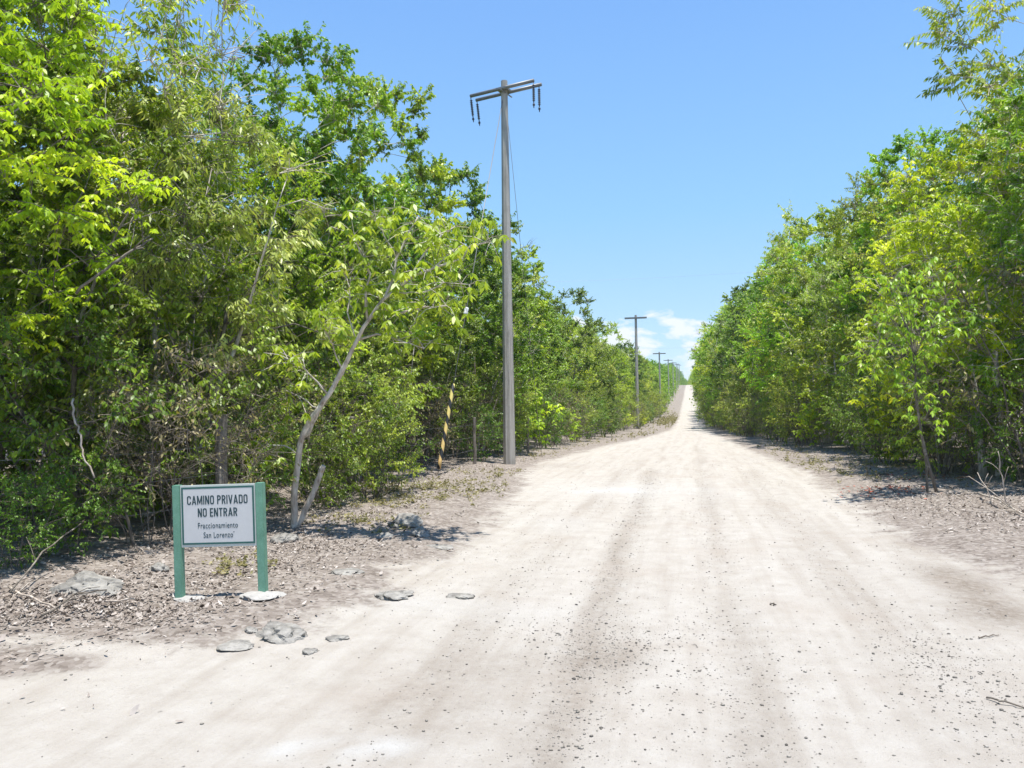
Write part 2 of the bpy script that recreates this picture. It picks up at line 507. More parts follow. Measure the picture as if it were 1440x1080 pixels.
def leaf_mesh(name, P, D, Ln, Wd, droop, mat, tint, rg, flat=.6):
    n = len(P)
    D = norm(D)
    ref = norm(rg.normal(size=(n, 3)) * (1 - flat) + np.array([0, 0, 1.0]) * flat + 1e-4)
    S = np.cross(D, ref)
    bad = np.linalg.norm(S, axis=1) < .05
    S[bad] = np.cross(D[bad], np.array([1.0, .3, 0]))
    S = norm(S)
    V, lo, st, tot = leaf_geo(P, D, S, Ln, Wd, droop)
    t = np.repeat(np.stack([tint, (rg.random(n) < .05) * rg.random(n), rg.random(n)], 1), 6, 0)
    return npmesh(name, V, lo, st, tot, mat, t)

# ------------------------------------------------------------------ tree generator
def gen_tree(seed, H, spread, crown0, stems, nclump, ntwig, nleaf, leaf, mat, bark, trunk_r=.07, lean=.12, shape='column',
             twig_len=.55, wild=.25, mode='alt', leafdrop=.5, bare=0, twig_r=.006, clr=.5, light_bias=0.0, outer=.45, twig_up=.25, stemtop=.8):
    rs = random.Random(seed); rg = np.random.default_rng(seed)
    mb = MB()
    nodes, tips = [], []                                  # (pos, radius)
    for s in range(stems):
        a = 2 * PI * s / stems + rs.uniform(-.6, .6)
        r0 = 0 if stems == 1 else rs.uniform(.06, .22)
        p = Vector((math.cos(a) * r0, math.sin(a) * r0, -.12))
        l = rs.uniform(.3, 1.0) * lean * (1.0 if stems == 1 else 1.6)
        d = Vector((math.cos(a) * l, math.sin(a) * l, 1)).normalized()
        hh = H * stemtop * rs.uniform(.85, 1.05) * (1 if s == 0 else rs.uniform(.6, 1.0))
        k = max(6, int(hh / .4)); step = hh / k
        rr = trunk_r * (1 if s == 0 else rs.uniform(.5, .85))
        pts, rad = [], []
        for i in range(k + 1):
            t = i / k
            pts.append(p.copy()); rad.append(max(.007, rr * (1.25 if i == 0 else 1) * (1 - .93 * t)))
            nodes.append((p.copy(), rad[-1]))
            d = (d + Vector((rs.gauss(0, .10), rs.gauss(0, .10), .05))).normalized()
            p = p + d * step
        mb.tube(pts, rad, 7)
        tips.append(pts[-1] + d * .15); tips.append(pts[-2] + Vector((rs.gauss(0, .25), rs.gauss(0, .25), .1)))
    # clump centres
    cl = list(tips)
    tries = 0
    while len(cl) < nclump and tries < nclump * 30:
        tries += 1
        t = rs.random()
        if shape == 'column': prof = (min(1, .55 + 1.6 * t) if t < .3 else 1.0) * (1 - max(0, t - .62) ** 2 * 4.2)
        elif shape == 'dome':
            t = t ** .75
            prof = min(1, .6 + 1.2 * t) if t < .5 else math.sqrt(max(.03, 1 - ((t - .5) / .52) ** 2))
        elif shape == 'ball': prof = math.sqrt(max(0, 1 - (2 * t - 1) ** 2))
        elif shape == 'vase': prof = .35 + .75 * t - max(0, t - .75) * 1.8
        else: prof = 1 - .55 * t
        prof = max(.08, prof)
        a = rs.uniform(0, 2 * PI)
        lob = 1 + wild * (math.sin(a * 2 + seed) * .6 + math.sin(a * 3 + seed * 1.7 + t * 5) * .5)
        r = spread * prof * lob * (outer + (1 - outer) * math.sqrt(rs.random()))
        z = H * (crown0 + (1 - crown0) * t) * (1 + rs.gauss(0, .02))
        c = Vector((math.cos(a) * r, math.sin(a) * r, z))
        md = .22 * spread / max(1, (nclump / 60)) ** .5
        if any((c - q).length < md for q in cl): continue
        cl.append(c)
    cl.sort(key=lambda c: math.hypot(c.x, c.y) + .25 * c.z)
    P, D, TI, LS = [], [], [], []
    for ci, c in enumerate(cl):
        best, bj = 1e9, 0
        for j, (q, r) in enumerate(nodes):
            dd = (q - c).length + (1.6 * max(0, q.z - c.z + .15)) + (0.0 if r > .012 else .25)
            if dd < best: best, bj = dd, j
        q, r = nodes[bj]
        ln = (c - q).length
        k = max(2, int(ln / .35))
        rr = min(r * .62, .009 + .016 * ln)
        pts, rad = [q.copy()], [rr * 1.15]
        off = Vector((0, 0, rs.uniform(-.05, .18) * ln))
        for i in range(1, k + 1):
            t = i / k
            pnt = q.lerp(c, t) + off * math.sin(PI * t) + Vector((rs.gauss(0, .05), rs.gauss(0, .05), rs.gauss(0, .05))) * ln * .5 * (1 if i < k else .2)
            pts.append(pnt); rad.append(max(twig_r, rr * (1 - .65 * t)))
            nodes.append((pnt.copy(), rad[-1]))
        mb.tube(pts, rad, 5, False)
        ctint = min(1, max(0, rs.gauss(clr + light_bias, .21)))
        outd = Vector((c.x, c.y, (c.z - H * (crown0 + .35 * (1 - crown0))) * .7 + .25))
        outd = outd.normalized() if outd.length > .01 else Vector((0, 0, 1))
        isbare = rs.random() < bare
        for tw in range(ntwig):
            d = (outd * rs.uniform(.2, .9) + Vector((rs.gauss(0, .6), rs.gauss(0, .6), rs.gauss(twig_up, .45)))).normalized()
            tl = twig_len * rs.uniform(.55, 1.3)
            p0 = c + Vector((rs.gauss(0, .07), rs.gauss(0, .07), rs.gauss(0, .07)))
            seg = 4
            tp = [p0]
            dd = d.copy()
            for i in range(seg):
                dd = (dd + Vector((rs.gauss(0, .12), rs.gauss(0, .12), -.13 * leafdrop + rs.gauss(0, .08)))).normalized()
                tp.append(tp[-1] + dd * tl / seg)
            mb.tube([c] + tp, [twig_r] * 2 + [twig_r * .8, twig_r * .65, twig_r * .5, twig_r * .35], 3, False)
            if isbare: continue
            A = np.array([tuple(v) for v in tp])
            if mode == 'alt':
                n = max(3, int(nleaf * rs.uniform(.6, 1.3)))
                t = np.linspace(.08, 1, n) * seg
                i0 = np.clip(t.astype(int), 0, seg - 1); fr = (t - i0)[:, None]
                pp = A[i0] * (1 - fr) + A[i0 + 1] * fr
                ax = norm(A[i0 + 1] - A[i0])
                side = norm(np.cross(ax, np.array([0, 0, 1.0])) + 1e-3) * np.where(np.arange(n) % 2, 1, -1)[:, None]
                dv = ax * .45 + side * .6 + np.array([outd.x, outd.y, 0]) * .35 + rg.normal(size=(n, 3)) * .32 + np.array([0, 0, -.62])
                P.append(pp); D.append(dv)
                TI.append(np.clip(ctint + rg.normal(size=n) * .16, 0, 1)); LS.append(rg.uniform(.6, 1.2, n))
            else:                                         # whorls of hanging leaflets
                k = max(2, nleaf // 6)
                for w in range(k):
                    t = (w + 1) / k * seg - 1e-3
                    i0 = int(t); pp = A[i0] + (A[min(i0 + 1, seg)] - A[i0]) * (t - i0)
                    m = rs.randint(4, 7)
                    a = np.arange(m) * 2 * PI / m + rs.uniform(0, 6)
                    tilt = rs.uniform(-.55, .1)
                    dv = np.stack([np.cos(a), np.sin(a), np.full(m, tilt)], 1) + rg.normal(size=(m, 3)) * .2
                    P.append(np.repeat(pp[None], m, 0)); D.append(dv)
                    tt = ctint + rs.gauss(0, .1)
                    TI.append(np.clip(tt + rg.normal(size=m) * .08, 0, 1)); LS.append(rg.uniform(.7, 1.15, m))
    wood = mb.mesh('trunk', MAT[bark], True)
    P = np.concatenate(P); D = np.concatenate(D); TI = np.concatenate(TI); LS = np.concatenate(LS)
    crown = leaf_mesh('crown', P, D, leaf[0] * LS, leaf[1] * LS, np.full(len(P), leafdrop), LM[mat], TI, rg)
    return wood, crown

SPEC = {}
def species(key, name, cat, desc, **kw):
    SPEC[key] = dict(name=name, cat=cat, desc=desc, kw=kw, proto=None)

species('yellow1', 'broadleaf_tree', 'tree', 'yellow-green droopy-leaved tree', seed=3, H=8, spread=2.1, crown0=.24, stems=2, nclump=120, ntwig=11, nleaf=30,
        leaf=(.068, .034), mat='yellow', bark='bark', mode='whorl', leafdrop=1.0, twig_len=0.42, clr=.5)
species('yellow2', 'broadleaf_tree', 'tree', 'yellow-green droopy-leaved tree', seed=14, H=6.8, spread=1.9, crown0=.2, stems=3, nclump=100, ntwig=10, nleaf=22,
        leaf=(.090, .042), mat='yellow', bark='bark_pale', mode='whorl', leafdrop=1.0, twig_len=0.4, clr=.45)
species('open', 'open_crowned_tree', 'tree', 'tall open pale-branched tree', seed=5, H=9.5, spread=2.0, crown0=.30, stems=3, nclump=90, ntwig=11, nleaf=22,
        leaf=(.10, .036), mat='olive', bark='bark_pale', twig_len=0.5, bare=0.1, trunk_r=.075, lean=.16, shape='vase', twig_r=.007, clr=.6)
species('bare', 'open_crowned_tree', 'tree', 'half-bare tree with pale branches', seed=18, H=8, spread=1.6, crown0=.42, stems=2, nclump=60, ntwig=7, nleaf=11,
        leaf=(.095, .034), mat='olive', bark='bark_pale', twig_len=.6, bare=.5, trunk_r=.07, lean=.22, shape='vase', twig_r=.008, clr=.6)
species('silver', 'narrow_leaf_tree', 'tree', 'silvery narrow-leaved tree', seed=8, H=5.6, spread=1.7, crown0=.12, stems=4, nclump=90, ntwig=11, nleaf=17,
        leaf=(.115, .028), mat='silver', bark='bark', twig_len=0.4, leafdrop=.6, lean=.2, clr=.55)
species('mid1', 'broadleaf_tree', 'tree', 'leafy mid-green tree', seed=21, H=9, spread=2.2, crown0=.14, stems=2, nclump=115, ntwig=13, nleaf=26,
        leaf=(.084, .045), mat='mid', bark='bark', twig_len=0.34, wild=.35, clr=.5, shape='dome')
species('mid2', 'broadleaf_tree', 'tree', 'leafy mid-green tree', seed=33, H=8.5, spread=2.3, crown0=.16, stems=3, nclump=165, ntwig=13, nleaf=26,
        leaf=(.078, .042), mat='mid', bark='bark_pale', twig_len=0.34, wild=.4, clr=.55, shape='dome')
species('dark1', 'broadleaf_tree', 'tree', 'dense dark green tree', seed=41, H=8.2, spread=2.2, crown0=.12, stems=2, nclump=120, ntwig=13, nleaf=26,
        leaf=(.078, .044), mat='dark', bark='bark', twig_len=0.33, clr=.45, shape='dome')
species('dark2', 'broadleaf_tree', 'tree', 'dense dark green tree', seed=47, H=7.4, spread=2.4, crown0=.14, stems=3, nclump=115, ntwig=13, nleaf=26,
        leaf=(.074, .041), mat='dark', bark='bark', twig_len=0.34, shape='dome', clr=.5)
species('bright', 'fine_leaf_tree', 'tree', 'bright feathery tree', seed=52, H=6.4, spread=1.9, crown0=.15, stems=2, nclump=100, ntwig=12, nleaf=26,
        leaf=(.062, .030), mat='bright', bark='bark', twig_len=0.36, leafdrop=.5, twig_up=.05, clr=.5, shape='dome')
species('olive1', 'scrub_tree', 'tree', 'dusty olive twiggy tree', seed=61, H=8, spread=2.2, crown0=.12, stems=4, nclump=105, ntwig=11, nleaf=18,
        leaf=(.080, .040), mat='olive', bark='twig', twig_len=0.38, bare=0.06, lean=.18, wild=.4, clr=.5, shape='dome')
species('olive2', 'scrub_tree', 'tree', 'dusty olive twiggy tree', seed=66, H=7, spread=2.1, crown0=.1, stems=3, nclump=100, ntwig=11, nleaf=18,
        leaf=(.084, .038), mat='olive', bark='bark_pale', twig_len=0.38, bare=0.05, lean=.2, wild=.4, shape='vase', clr=.6)
species('shrub1', 'leafy_shrub', 'shrub', 'leafy green shrub', seed=71, H=2.4, spread=1.15, crown0=.1, stems=5, nclump=48, ntwig=9, nleaf=14,
        leaf=(.064, .034), mat='dark', bark='twig', trunk_r=.022, lean=.4, twig_len=.36, clr=0.4, shape='ball', twig_r=.004)  # dark leaf colour stands in for deep shade at the forest base
species('shrub2', 'twiggy_shrub', 'shrub', 'dry twiggy shrub', seed=77, H=2.2, spread=1.1, crown0=.12, stems=7, nclump=55, ntwig=7, nleaf=6,
        leaf=(.055, .024), mat='dry', bark='twig', trunk_r=.018, lean=.4, twig_len=.45, bare=.4, clr=.5, shape='ball', twig_r=.004)
species('shrub3', 'broadleaf_shrub', 'shrub', 'bright large-leaved shrub', seed=83, H=1.7, spread=.8, crown0=.2, stems=3, nclump=24, ntwig=5, nleaf=14,
        leaf=(.12, .055), mat='yellow', bark='twig', trunk_r=.016, lean=.4, twig_len=.32, mode='whorl', leafdrop=1.0, clr=.55, shape='ball', twig_r=.004)
species('shrub4', 'olive_shrub', 'shrub', 'tall dusty olive shrub', seed=89, H=3.6, spread=1.3, crown0=.08, stems=6, nclump=75, ntwig=10, nleaf=14,
        leaf=(.075, .034), mat='olive', bark='twig', trunk_r=.026, lean=.3, twig_len=.42, bare=.15, clr=.5, twig_r=.004)

def plant(key, x, y, s=1.0, rz=None, sz=None, tilt=(0, 0)):
    sp = SPEC[key]
    if rz is None: rz = random.uniform(0, 2 * PI)
    z = float(gz(x, y))
    if sp['proto'] is None:
        w, c = gen_tree(**sp['kw'])
        o = empty(sp['name'])
        link('trunk', w, o); link('crown', c, o)
        sp['proto'] = o
    else:
        o = copy_tree(sp['proto'])
        for k in ('label', 'group', 'category'):
            if k in o: del o[k]
    o.location = (x, y, z - .02); o.rotation_euler = (tilt[0], tilt[1], rz)
    o.scale = (s, s, sz if sz else s)
    o['category'] = sp['cat']
    return o

PLANTED = []            # (object, key, x, y, row)
def put(key, x, y, s=1.0, rz=None, sz=None, row=0, tilt=(0, 0), label=None):
    o = plant(key, x, y, s, rz, sz, tilt)
    PLANTED.append((o, key, x, y, row))
    if label: o['label'] = label
    return o

# ---- near left forest, one by one
NEAR = [
 ('yellow1', -7.6, 5.6, 1.0, 'yellow-green tree with drooping leaves at the left edge, left of the sign'),
 ('dark1',   -7.6, 8.2, .72, 'dense dark green understory tree behind and left of the private road sign'),
 ('open',    -7.9, 9.6, .95, 'tall open tree with bare pale branches against the sky, above the private road sign'),
 ('silver',  -6.9, 9.3, 1.0, 'silvery green willow-leaved tree above the private road sign'),
 ('mid1',    -9.8, 7.8, 1.0, 'tall mid-green tree towering behind the yellow-green tree at the left edge'),
 ('bright',  -7.6, 12.3, .95, 'bright feathery tree between the silvery tree and the leaning tree'),
 ('mid2',    -8.4, 14.8, 1.06, 'tall round-topped mid-green tree standing behind the leaning pale-trunked tree'),
 ('olive1',  -7.0, 14.6, .68, 'dusty olive tree right behind the leaning pale-trunked tree'),
 ('olive2',  -7.8, 17.4, .78, 'dusty olive tree behind the striped guy wire guard'),
 ('mid1',    -7.8, 18.2, 1.05, 'tall mid-green tree just left of the nearest utility pole'),
 ('dark2',   -7.2, 20.2, .62, 'dark green bushy tree with branches reaching past the nearest utility pole'),
 ('dark1',   -8.0, 23.4, 1.12, 'tall dark green tree just behind the nearest utility pole'),
 ('mid2',    -6.6, 24.0, .78, 'mid-green tree in the gap just right of the nearest utility pole'),
 ('bright',  -8.8, 20.6, 1.2, 'tall bright feathery tree rising behind the nearest utility pole'),
 ('yellow2', -10.6, 12.6, 1.1, 'tall yellow-green tree rising behind the feathery tree on the left'),
 ('dark2',   -9.6, 16.4, 1.1, 'dense dark tree deep behind the leaning pale-trunked tree'),
]
for k, x, y, s, lb in NEAR: put(k, x, y, s, label=lb)
NEAR2 = [
 ('bare', -6.9, 9.0, 1.0, 'half-bare tree with pale branches against the sky, above and behind the sign'),
 ('mid2', -11.6, 10.4, 1.1, 'tallest leafy tree at the top left, behind the open pale-branched tree'),
 ('dark1', -11.2, 13.6, .92, 'tall dark tree far behind the feathery tree left of the leaning tree'),
 ('olive2', -9.4, 4.4, 1.15, 'dusty olive tree half out of the picture at the left edge'),
]
for k, x, y, s, lb in NEAR2: put(k, x, y, s, label=lb)
NEARR = [
 ('yellow2', 5.6, 16.6, .95, 'bright yellow-green tree with hanging leaves over the dead brush on the right verge'),
 ('mid2',    6.6, 14.4, .82, 'mid-green tree cut by the right edge of the picture'),
 ('yellow2', 5.3, 18.2, .8, 'smaller yellow-green tree right behind the dark-stemmed sapling'),
 ('open',    7.0, 16.0, 1.12, 'tall open tree overhanging into the sky at the right edge'),
 ('bright',  7.5, 18.6, 1.15, 'bright feathery tree above the yellow-green tree on the right'),
 ('olive1',  5.9, 21.0, .92, 'dusty olive tree behind the yellow-green tree on the right'),
 ('mid1',    6.5, 24.5, 1.0, 'leafy mid-green tree beyond the feathery tree on the right'),
 ('olive2',  5.4, 26.5, .92, 'dusty olive tree leaning over the bushy gap on the right verge'),
]
for k, x, y, s, lb in NEARR: put(k, x, y, s, label=lb)

rr = random.Random(5)
KL = ['mid1', 'olive1', 'mid2', 'dark1', 'olive2', 'bright', 'mid1', 'dark2', 'yellow2', 'olive1', 'mid2']
def fill_row(side, y0, y1, xfun, sp0, sp1, keys, smin, smax, row, kz=None):
    y = y0
    i = rr.randrange(len(keys))
    while y < y1:
        k = keys[i % len(keys)]
        i += rr.choice((1, 1, 2, 3))
        s = rr.uniform(smin, smax)
        kk = SPEC[k]['kw']['H']
        put(k, side * (xfun(y) + rr.uniform(-.5, .6)), y + rr.uniform(-.6, .6), s * 8.4 / kk if row != 3 else s, row=row, rz=rr.uniform(0, 6.28))
        y += sp0 + (sp1 - sp0) * min(1, y / 120)
fl = lambda y: np.interp(y, [0, 25, 45, 66, 140], [7, 7.0, 7.3, 7.4, 6.6])
fr = lambda y: np.interp(y, [0, 25, 45, 66, 90, 140], [6.2, 5.9, 5.0, 4.0, 3.5, 3.7])
fill_row(-1, 26, 140, fl, 2.6, 4.4, KL, .74, 1.04, 0)
fill_row(-1, 3, 26, lambda y: fl(y) + 3.6, 3.4, 3.8, KL, .82, .98, 1)
fill_row(-1, 27, 130, lambda y: fl(y) + 3.4, 3.8, 5.2, KL, 1.0, 1.18, 1)
fill_row(-1, 2, 90, lambda y: fl(y) + 7.5, 3.9, 6, KL, .85, 1.02, 2)
fill_row(-1, 1, 60, lambda y: fl(y) + 11.5, 3.4, 6, KL, .9, 1.05, 2)
fill_row(-1, 1, 40, lambda y: fl(y) + 15.5, 3.4, 6, KL, .9, 1.05, 2)
fill_row(1, 28, 52, fr, 2.7, 3.2, KL, .92, 1.12, 0)
fill_row(1, 52, 140, fr, 2.8, 4.2, KL, 1.05, 1.25, 0)
fill_row(1, 12, 130, lambda y: fr(y) + 3.4, 3.6, 5.2, KL, 1.0, 1.2, 1)
fill_row(1, 10, 90, lambda y: fr(y) + 7.0, 4.2, 6, KL, 1.0, 1.2, 2)
fill_row(1, 10, 50, lambda y: fr(y) + 11.0, 3.8, 6, KL, 1.0, 1.2, 2)
# low growth, shrubs dark-leaved to stand in for base shade, right behind the sign and along the near fence
for k, px, py, s_, lb in (('shrub1', 20, 800, .34, 'low dark shrub at the left edge of the picture above the dry leaf heap'),
                          ('shrub1', 110, 778, .40, 'low dark shrub behind the dark boulder'),
                          ('shrub2', 205, 768, .78, 'grey twig tangle just left of the sign'),
                          ('shrub2', 268, 752, .95, 'grey twig tangle directly behind the sign'),
                          ('shrub1', 345, 738, .55, 'small dark shrub between the sign and the leaning tree'),
                          ('shrub1', 455, 716, .45, 'small dark shrub at the foot of the leaning tree, on its right'),
                          ('shrub4', 520, 700, .55, 'olive shrub beside the second fence post'),
                          ('shrub1', 548, 690, .55, 'dark shrub left of the striped guy wire guard'),
                          ('shrub1', 676, 648, .6, 'dark shrub between the guy wire guard and the nearest pole')):
    p = gpt(px, py)
    put(k, p.x, p.y, s_, label=lb)
# understory shrubs
KS = ['shrub1', 'shrub2', 'shrub4', 'shrub2', 'shrub1', 'shrub4', 'shrub2', 'shrub3']
fill_row(-1, 7, 140, lambda y: np.interp(y, [0, 6, 9, 12, 15, 20, 25, 45, 60, 69, 140], [6.2, 6.6, 6.4, 6.5, 7.2, 7.0, 6.1, 5.4, 5.6, 5.0, 4.9]), 1.25, 3.2, KS, .75, 1.15, 3)
fill_row(-1, 4, 60, lambda y: fl(y) + 1.3, 1.7, 3.6, KS, 1.0, 1.4, 3)
fill_row(-1, 3, 30, lambda y: fl(y) + 4.8, 1.9, 3.6, ['shrub4', 'shrub1'], 1.1, 1.5, 3)
put('shrub2', 5.9, 14.6, 1.7, label='dry brown twig tangle at the right edge of the picture above the dead sticks')
put('shrub4', 5.0, 17.3, .7, label='low olive shrub at the foot of the dark-stemmed sapling')
put('shrub1', 4.7, 20.2, .8, label='leafy shrub in the bushy gap left of the dark-stemmed sapling')
fill_row(1, 14, 100, lambda y: np.interp(y, [14, 20, 30, 45, 66, 100], [5.9, 5.4, 4.6, 3.6, 2.5, 2.4]), 1.3, 3.2, KS, .75, 1.15, 3)
fill_row(1, 14, 60, lambda y: fr(y) + 1.0, 1.8, 3.6, KS, .9, 1.3, 3)

# ------------------------------------------------------------------ distant forest (one mass per side)
def distant(side, seed):
    rg = np.random.default_rng(seed)
    P, D, Ls, T, DR = [], [], [], [], []
    y = 132.0
    while y < 640:
        for row, off in enumerate((0, 4, 9, 16)):
            if row and rg.random() < .15: continue
            bx = (6.9 if side < 0 else 4.2) + off + rg.uniform(-.8, 1.0)
            if y > 400: bx = max(.5, bx - (y - 400) * .02)
            H = rg.uniform(6.5, 9.6); rad = rg.uniform(1.7, 2.6)
            n = 620
            t = rg.random(n) ** .8
            a = rg.random(n) * 2 * PI
            pr = np.sqrt(np.clip(1 - (np.clip(t, .35, 1) - .35) ** 2 * 2.2, .05, 1))
            lob = 1 + .25 * np.sin(a * 3 + seed + y) + .2 * np.sin(t * 9 + a * 2)
            r = rad * pr * lob * (.5 + .5 * rg.random(n) ** .5)
            yy = y + rg.uniform(-2, 2)
            px = side * bx + np.cos(a) * r; py = yy + np.sin(a) * r
            pz = np.interp(yy, PY, PZ) + .2 + t * H
            P.append(np.stack([px, py, pz], 1)); D.append(rg.normal(size=(n, 3)) + np.array([0, 0, .1]))
            Ls.append(rg.uniform(.22, .46, n)); T.append(np.clip(rg.normal(.4 + rg.uniform(-.25, .25), .2) + rg.normal(size=n) * .12, 0, 1))
        y += 3.6 + (y - 130) * .006
    P = np.concatenate(P); D = np.concatenate(D); Ls = np.concatenate(Ls); T = np.concatenate(T)
    me = leaf_mesh('distant_forest', P, D, Ls, Ls * .62, .3, LM['mid'], T, rg, .5)
    o = link('distant_forest', me)
    tag(o, 'far green forest wall running up to the horizon on the ' + ('left' if side < 0 else 'right') + ' of the road', 'forest', kind='stuff')
distant(-1, 5); distant(1, 6)

# ------------------------------------------------------------------ leaning tree
def leaning_tree():
    base = gpt(412, 741)
    dep = (base - CAM).dot(fwd)
    root = empty('leaning_tree', base)
    tag(root, 'leaning pale-trunked young tree with drooping bright leaves, right of the sign', 'tree')
    rs = random.Random(4); rg = np.random.default_rng(4)
    def W(px, py, dd=0): return at_depth(px, py, dep + dd) - base
    mb = MB()
    def limb(pp, r0, r1, n=7, dd0=0, dd1=0, sub=3):
        pts = []
        for i in range(len(pp) - 1):
            for j in range(sub):
                t = j / sub; u = (i + t) / (len(pp) - 1)
                x = pp[i][0] * (1 - t) + pp[i + 1][0] * t; y = pp[i][1] * (1 - t) + pp[i + 1][1] * t
                pts.append(W(x + rs.gauss(0, .8), y + rs.gauss(0, .8), dd0 + (dd1 - dd0) * u))
        pts.append(W(*pp[-1], dd1))
        k = len(pts)
        mb.tube(pts, [r0 + (r1 - r0) * i / (k - 1) for i in range(k)], n)
        return pts
    main = limb([(413, 752), (413, 720), (415, 680), (420, 640), (424, 616), (440, 585), (462, 555), (482, 520), (500, 480), (518, 450), (540, 420), (575, 392), (612, 375), (650, 364)], .048, .011, 8, 0, -.9)
    tw = limb([(424, 616), (436, 605), (446, 580), (464, 552), (480, 525), (498, 486)], .034, .022, 7, .04, -.3)
    limb([(416, 742), (425, 725), (437, 700), (447, 675), (453, 657)], .042, .034, 8, 0, -.1)          # cut stem
    mb.tube([W(452, 662, -.1), W(455, 655, -.12)], [.040, .030], 7)
    br = [
      limb([(540, 420), (552, 392), (558, 362), (570, 335), (588, 305)], .020, .008, 6, -.7, -.5),
      limb([(518, 450), (512, 420), (520, 385), (505, 352), (498, 330)], .018, .007, 6, -.5, -.9),
      limb([(500, 480), (530, 470), (560, 478), (596, 490)], .016, .006, 6, -.4, -.8),
      limb([(530, 432), (560, 440), (600, 432), (628, 430)], .014, .006, 6, -.5, -1.1),
      limb([(575, 392), (600, 352), (622, 330), (640, 318)], .014, .006, 6, -.8, -.6),
      limb([(462, 555), (440, 530), (425, 515), (405, 505)], .014, .005, 6, -.2, -.5),
      limb([(482, 520), (470, 490), (462, 475), (450, 455)], .012, .005, 6, -.3, -.6),
      limb([(612, 375), (640, 350), (668, 345), (690, 340)], .010, .005, 6, -.85, -.6),
      limb([(500, 480), (490, 440), (492, 405), (486, 380)], .012, .005, 6, -.4, -.2),
      limb([(558, 362), (540, 330), (528, 312), (520, 300)], .009, .004, 6, -.6, -.8),
      limb([(448, 575), (425, 560), (400, 548)], .010, .004, 6, -.2, -.3),
      limb([(558, 410), (590, 412), (625, 398), (660, 400)], .010, .004, 6, -.7, -1.0),
      limb([(420, 640), (400, 625), (372, 632), (352, 668)], .010, .004, 6, 0, -.3),
    ]
    P, D, TI, LS = [], [], [], []
    def whorl(p, t0, m=None):
        m = m or rs.randint(4, 7)
        a = np.arange(m) * 2 * PI / m + rs.uniform(0, 6)
        dv = np.stack([np.cos(a), np.sin(a), np.full(m, rs.uniform(-.7, -.1))], 1) + rg.normal(size=(m, 3)) * .18
        P.append(np.repeat(np.array(p)[None], m, 0)); D.append(dv)
        TI.append(np.clip(t0 + rg.normal(size=m) * .1, 0, 1)); LS.append(rg.uniform(.7, 1.15, m))
    skel = [p for b in br for p in b[3:]] + main[26:]
    for b in br + [main[24:]]:
        for p in b[4:] if len(b) > 6 else b[2:]:
            for k in range(3):
                d = Vector((rs.gauss(0, .55), rs.gauss(0, .55), rs.gauss(.12, .4)))
                d = d.normalized() * rs.uniform(.14, .42)
                q = p + d * .5 + Vector((0, 0, .03)); r = p + d
                mb.tube([p, q, r], [.005, .004, .003], 3, False)
                t0 = min(1, max(0, rs.gauss(.55, .2)))
                whorl(r, t0)
                if rs.random() < .5: whorl(q, t0, 4)
    wood = mb.mesh('trunk', MAT['bark_pale'], True)
    link('trunk', wood, root)
    P = np.concatenate(P); D = np.concatenate(D); TI = np.concatenate(TI); LS = np.concatenate(LS)
    link('crown', leaf_mesh('crown', P, D, .092 * LS, .043 * LS, np.full(len(P), 1.0), LM['young'], TI, rg), root)
leaning_tree()

# sapling with a dark thin stem on the right verge
def right_sapling():
    base = gpt(1318, 692)
    root = empty('sapling', base)
    tag(root, 'thin dark-stemmed sapling with bright hanging leaves, in front of the right verge thicket', 'sapling')
    dep = (base - CAM).dot(fwd)
    rs = random.Random(9); rg = np.random.default_rng(9)
    W = lambda px, py, dd=0: at_depth(px, py, dep + dd) - base
    mb = MB()
    mb.tube([W(1318, 696), W(1305, 650), W(1296, 612), (W(1288, 560)), W(1287, 520), W(1280, 470, -.2), W(1262, 430, -.3)], [.026, .023, .020, .018, .015, .010, .006], 7)
    mb.tube([W(1304, 692), W(1303, 655, .1), W(1301, 640, .1), W(1296, 615)], [.02, .02, .018, .014], 6)
    P, D, TI, LS = [], [], [], []
    for px, py in [(1262, 430), (1250, 445), (1236, 480), (1225, 492), (1290, 470), (1275, 455), (1300, 500), (1288, 540), (1296, 560), (1280, 520), (1310, 460), (1268, 500), (1302, 440), (1320, 480), (1285, 410), (1300, 590), (1250, 400), (1310, 390), (1270, 375), (1330, 420)]:
        c = W(px, py, rs.uniform(-.5, .3))
        ax = W(1287, 500 if py < 520 else py - 5, 0)
        mb.tube([ax, (ax + c) / 2 + Vector((0, 0, .06)), c], [.008, .006, .004], 4, False)
        for k in range(18):
            r = c + Vector((rs.gauss(0, .2), rs.gauss(0, .2), rs.gauss(0, .17)))
            mb.tube([c, r], [.004, .003], 3, False)
            m = rs.randint(4, 6)
            a = np.arange(m) * 2 * PI / m + rs.uniform(0, 6)
            P.append(np.repeat(np.array(r)[None], m, 0))
            D.append(np.stack([np.cos(a), np.sin(a), np.full(m, rs.uniform(-.9, -.3))], 1) + rg.normal(size=(m, 3)) * .15)
            TI.append(np.clip(rs.gauss(.6, .15) + rg.normal(size=m) * .1, 0, 1)); LS.append(rg.uniform(.7, 1.2, m))
    link('trunk', mb.mesh('trunk', MAT['bark'], True), root)
    P = np.concatenate(P); D = np.concatenate(D); TI = np.concatenate(TI); LS = np.concatenate(LS)
    link('crown', leaf_mesh('crown', P, D, .078 * LS, .036 * LS, np.full(len(P), 1.0), LM['mid'], TI, rg), root)
right_sapling()

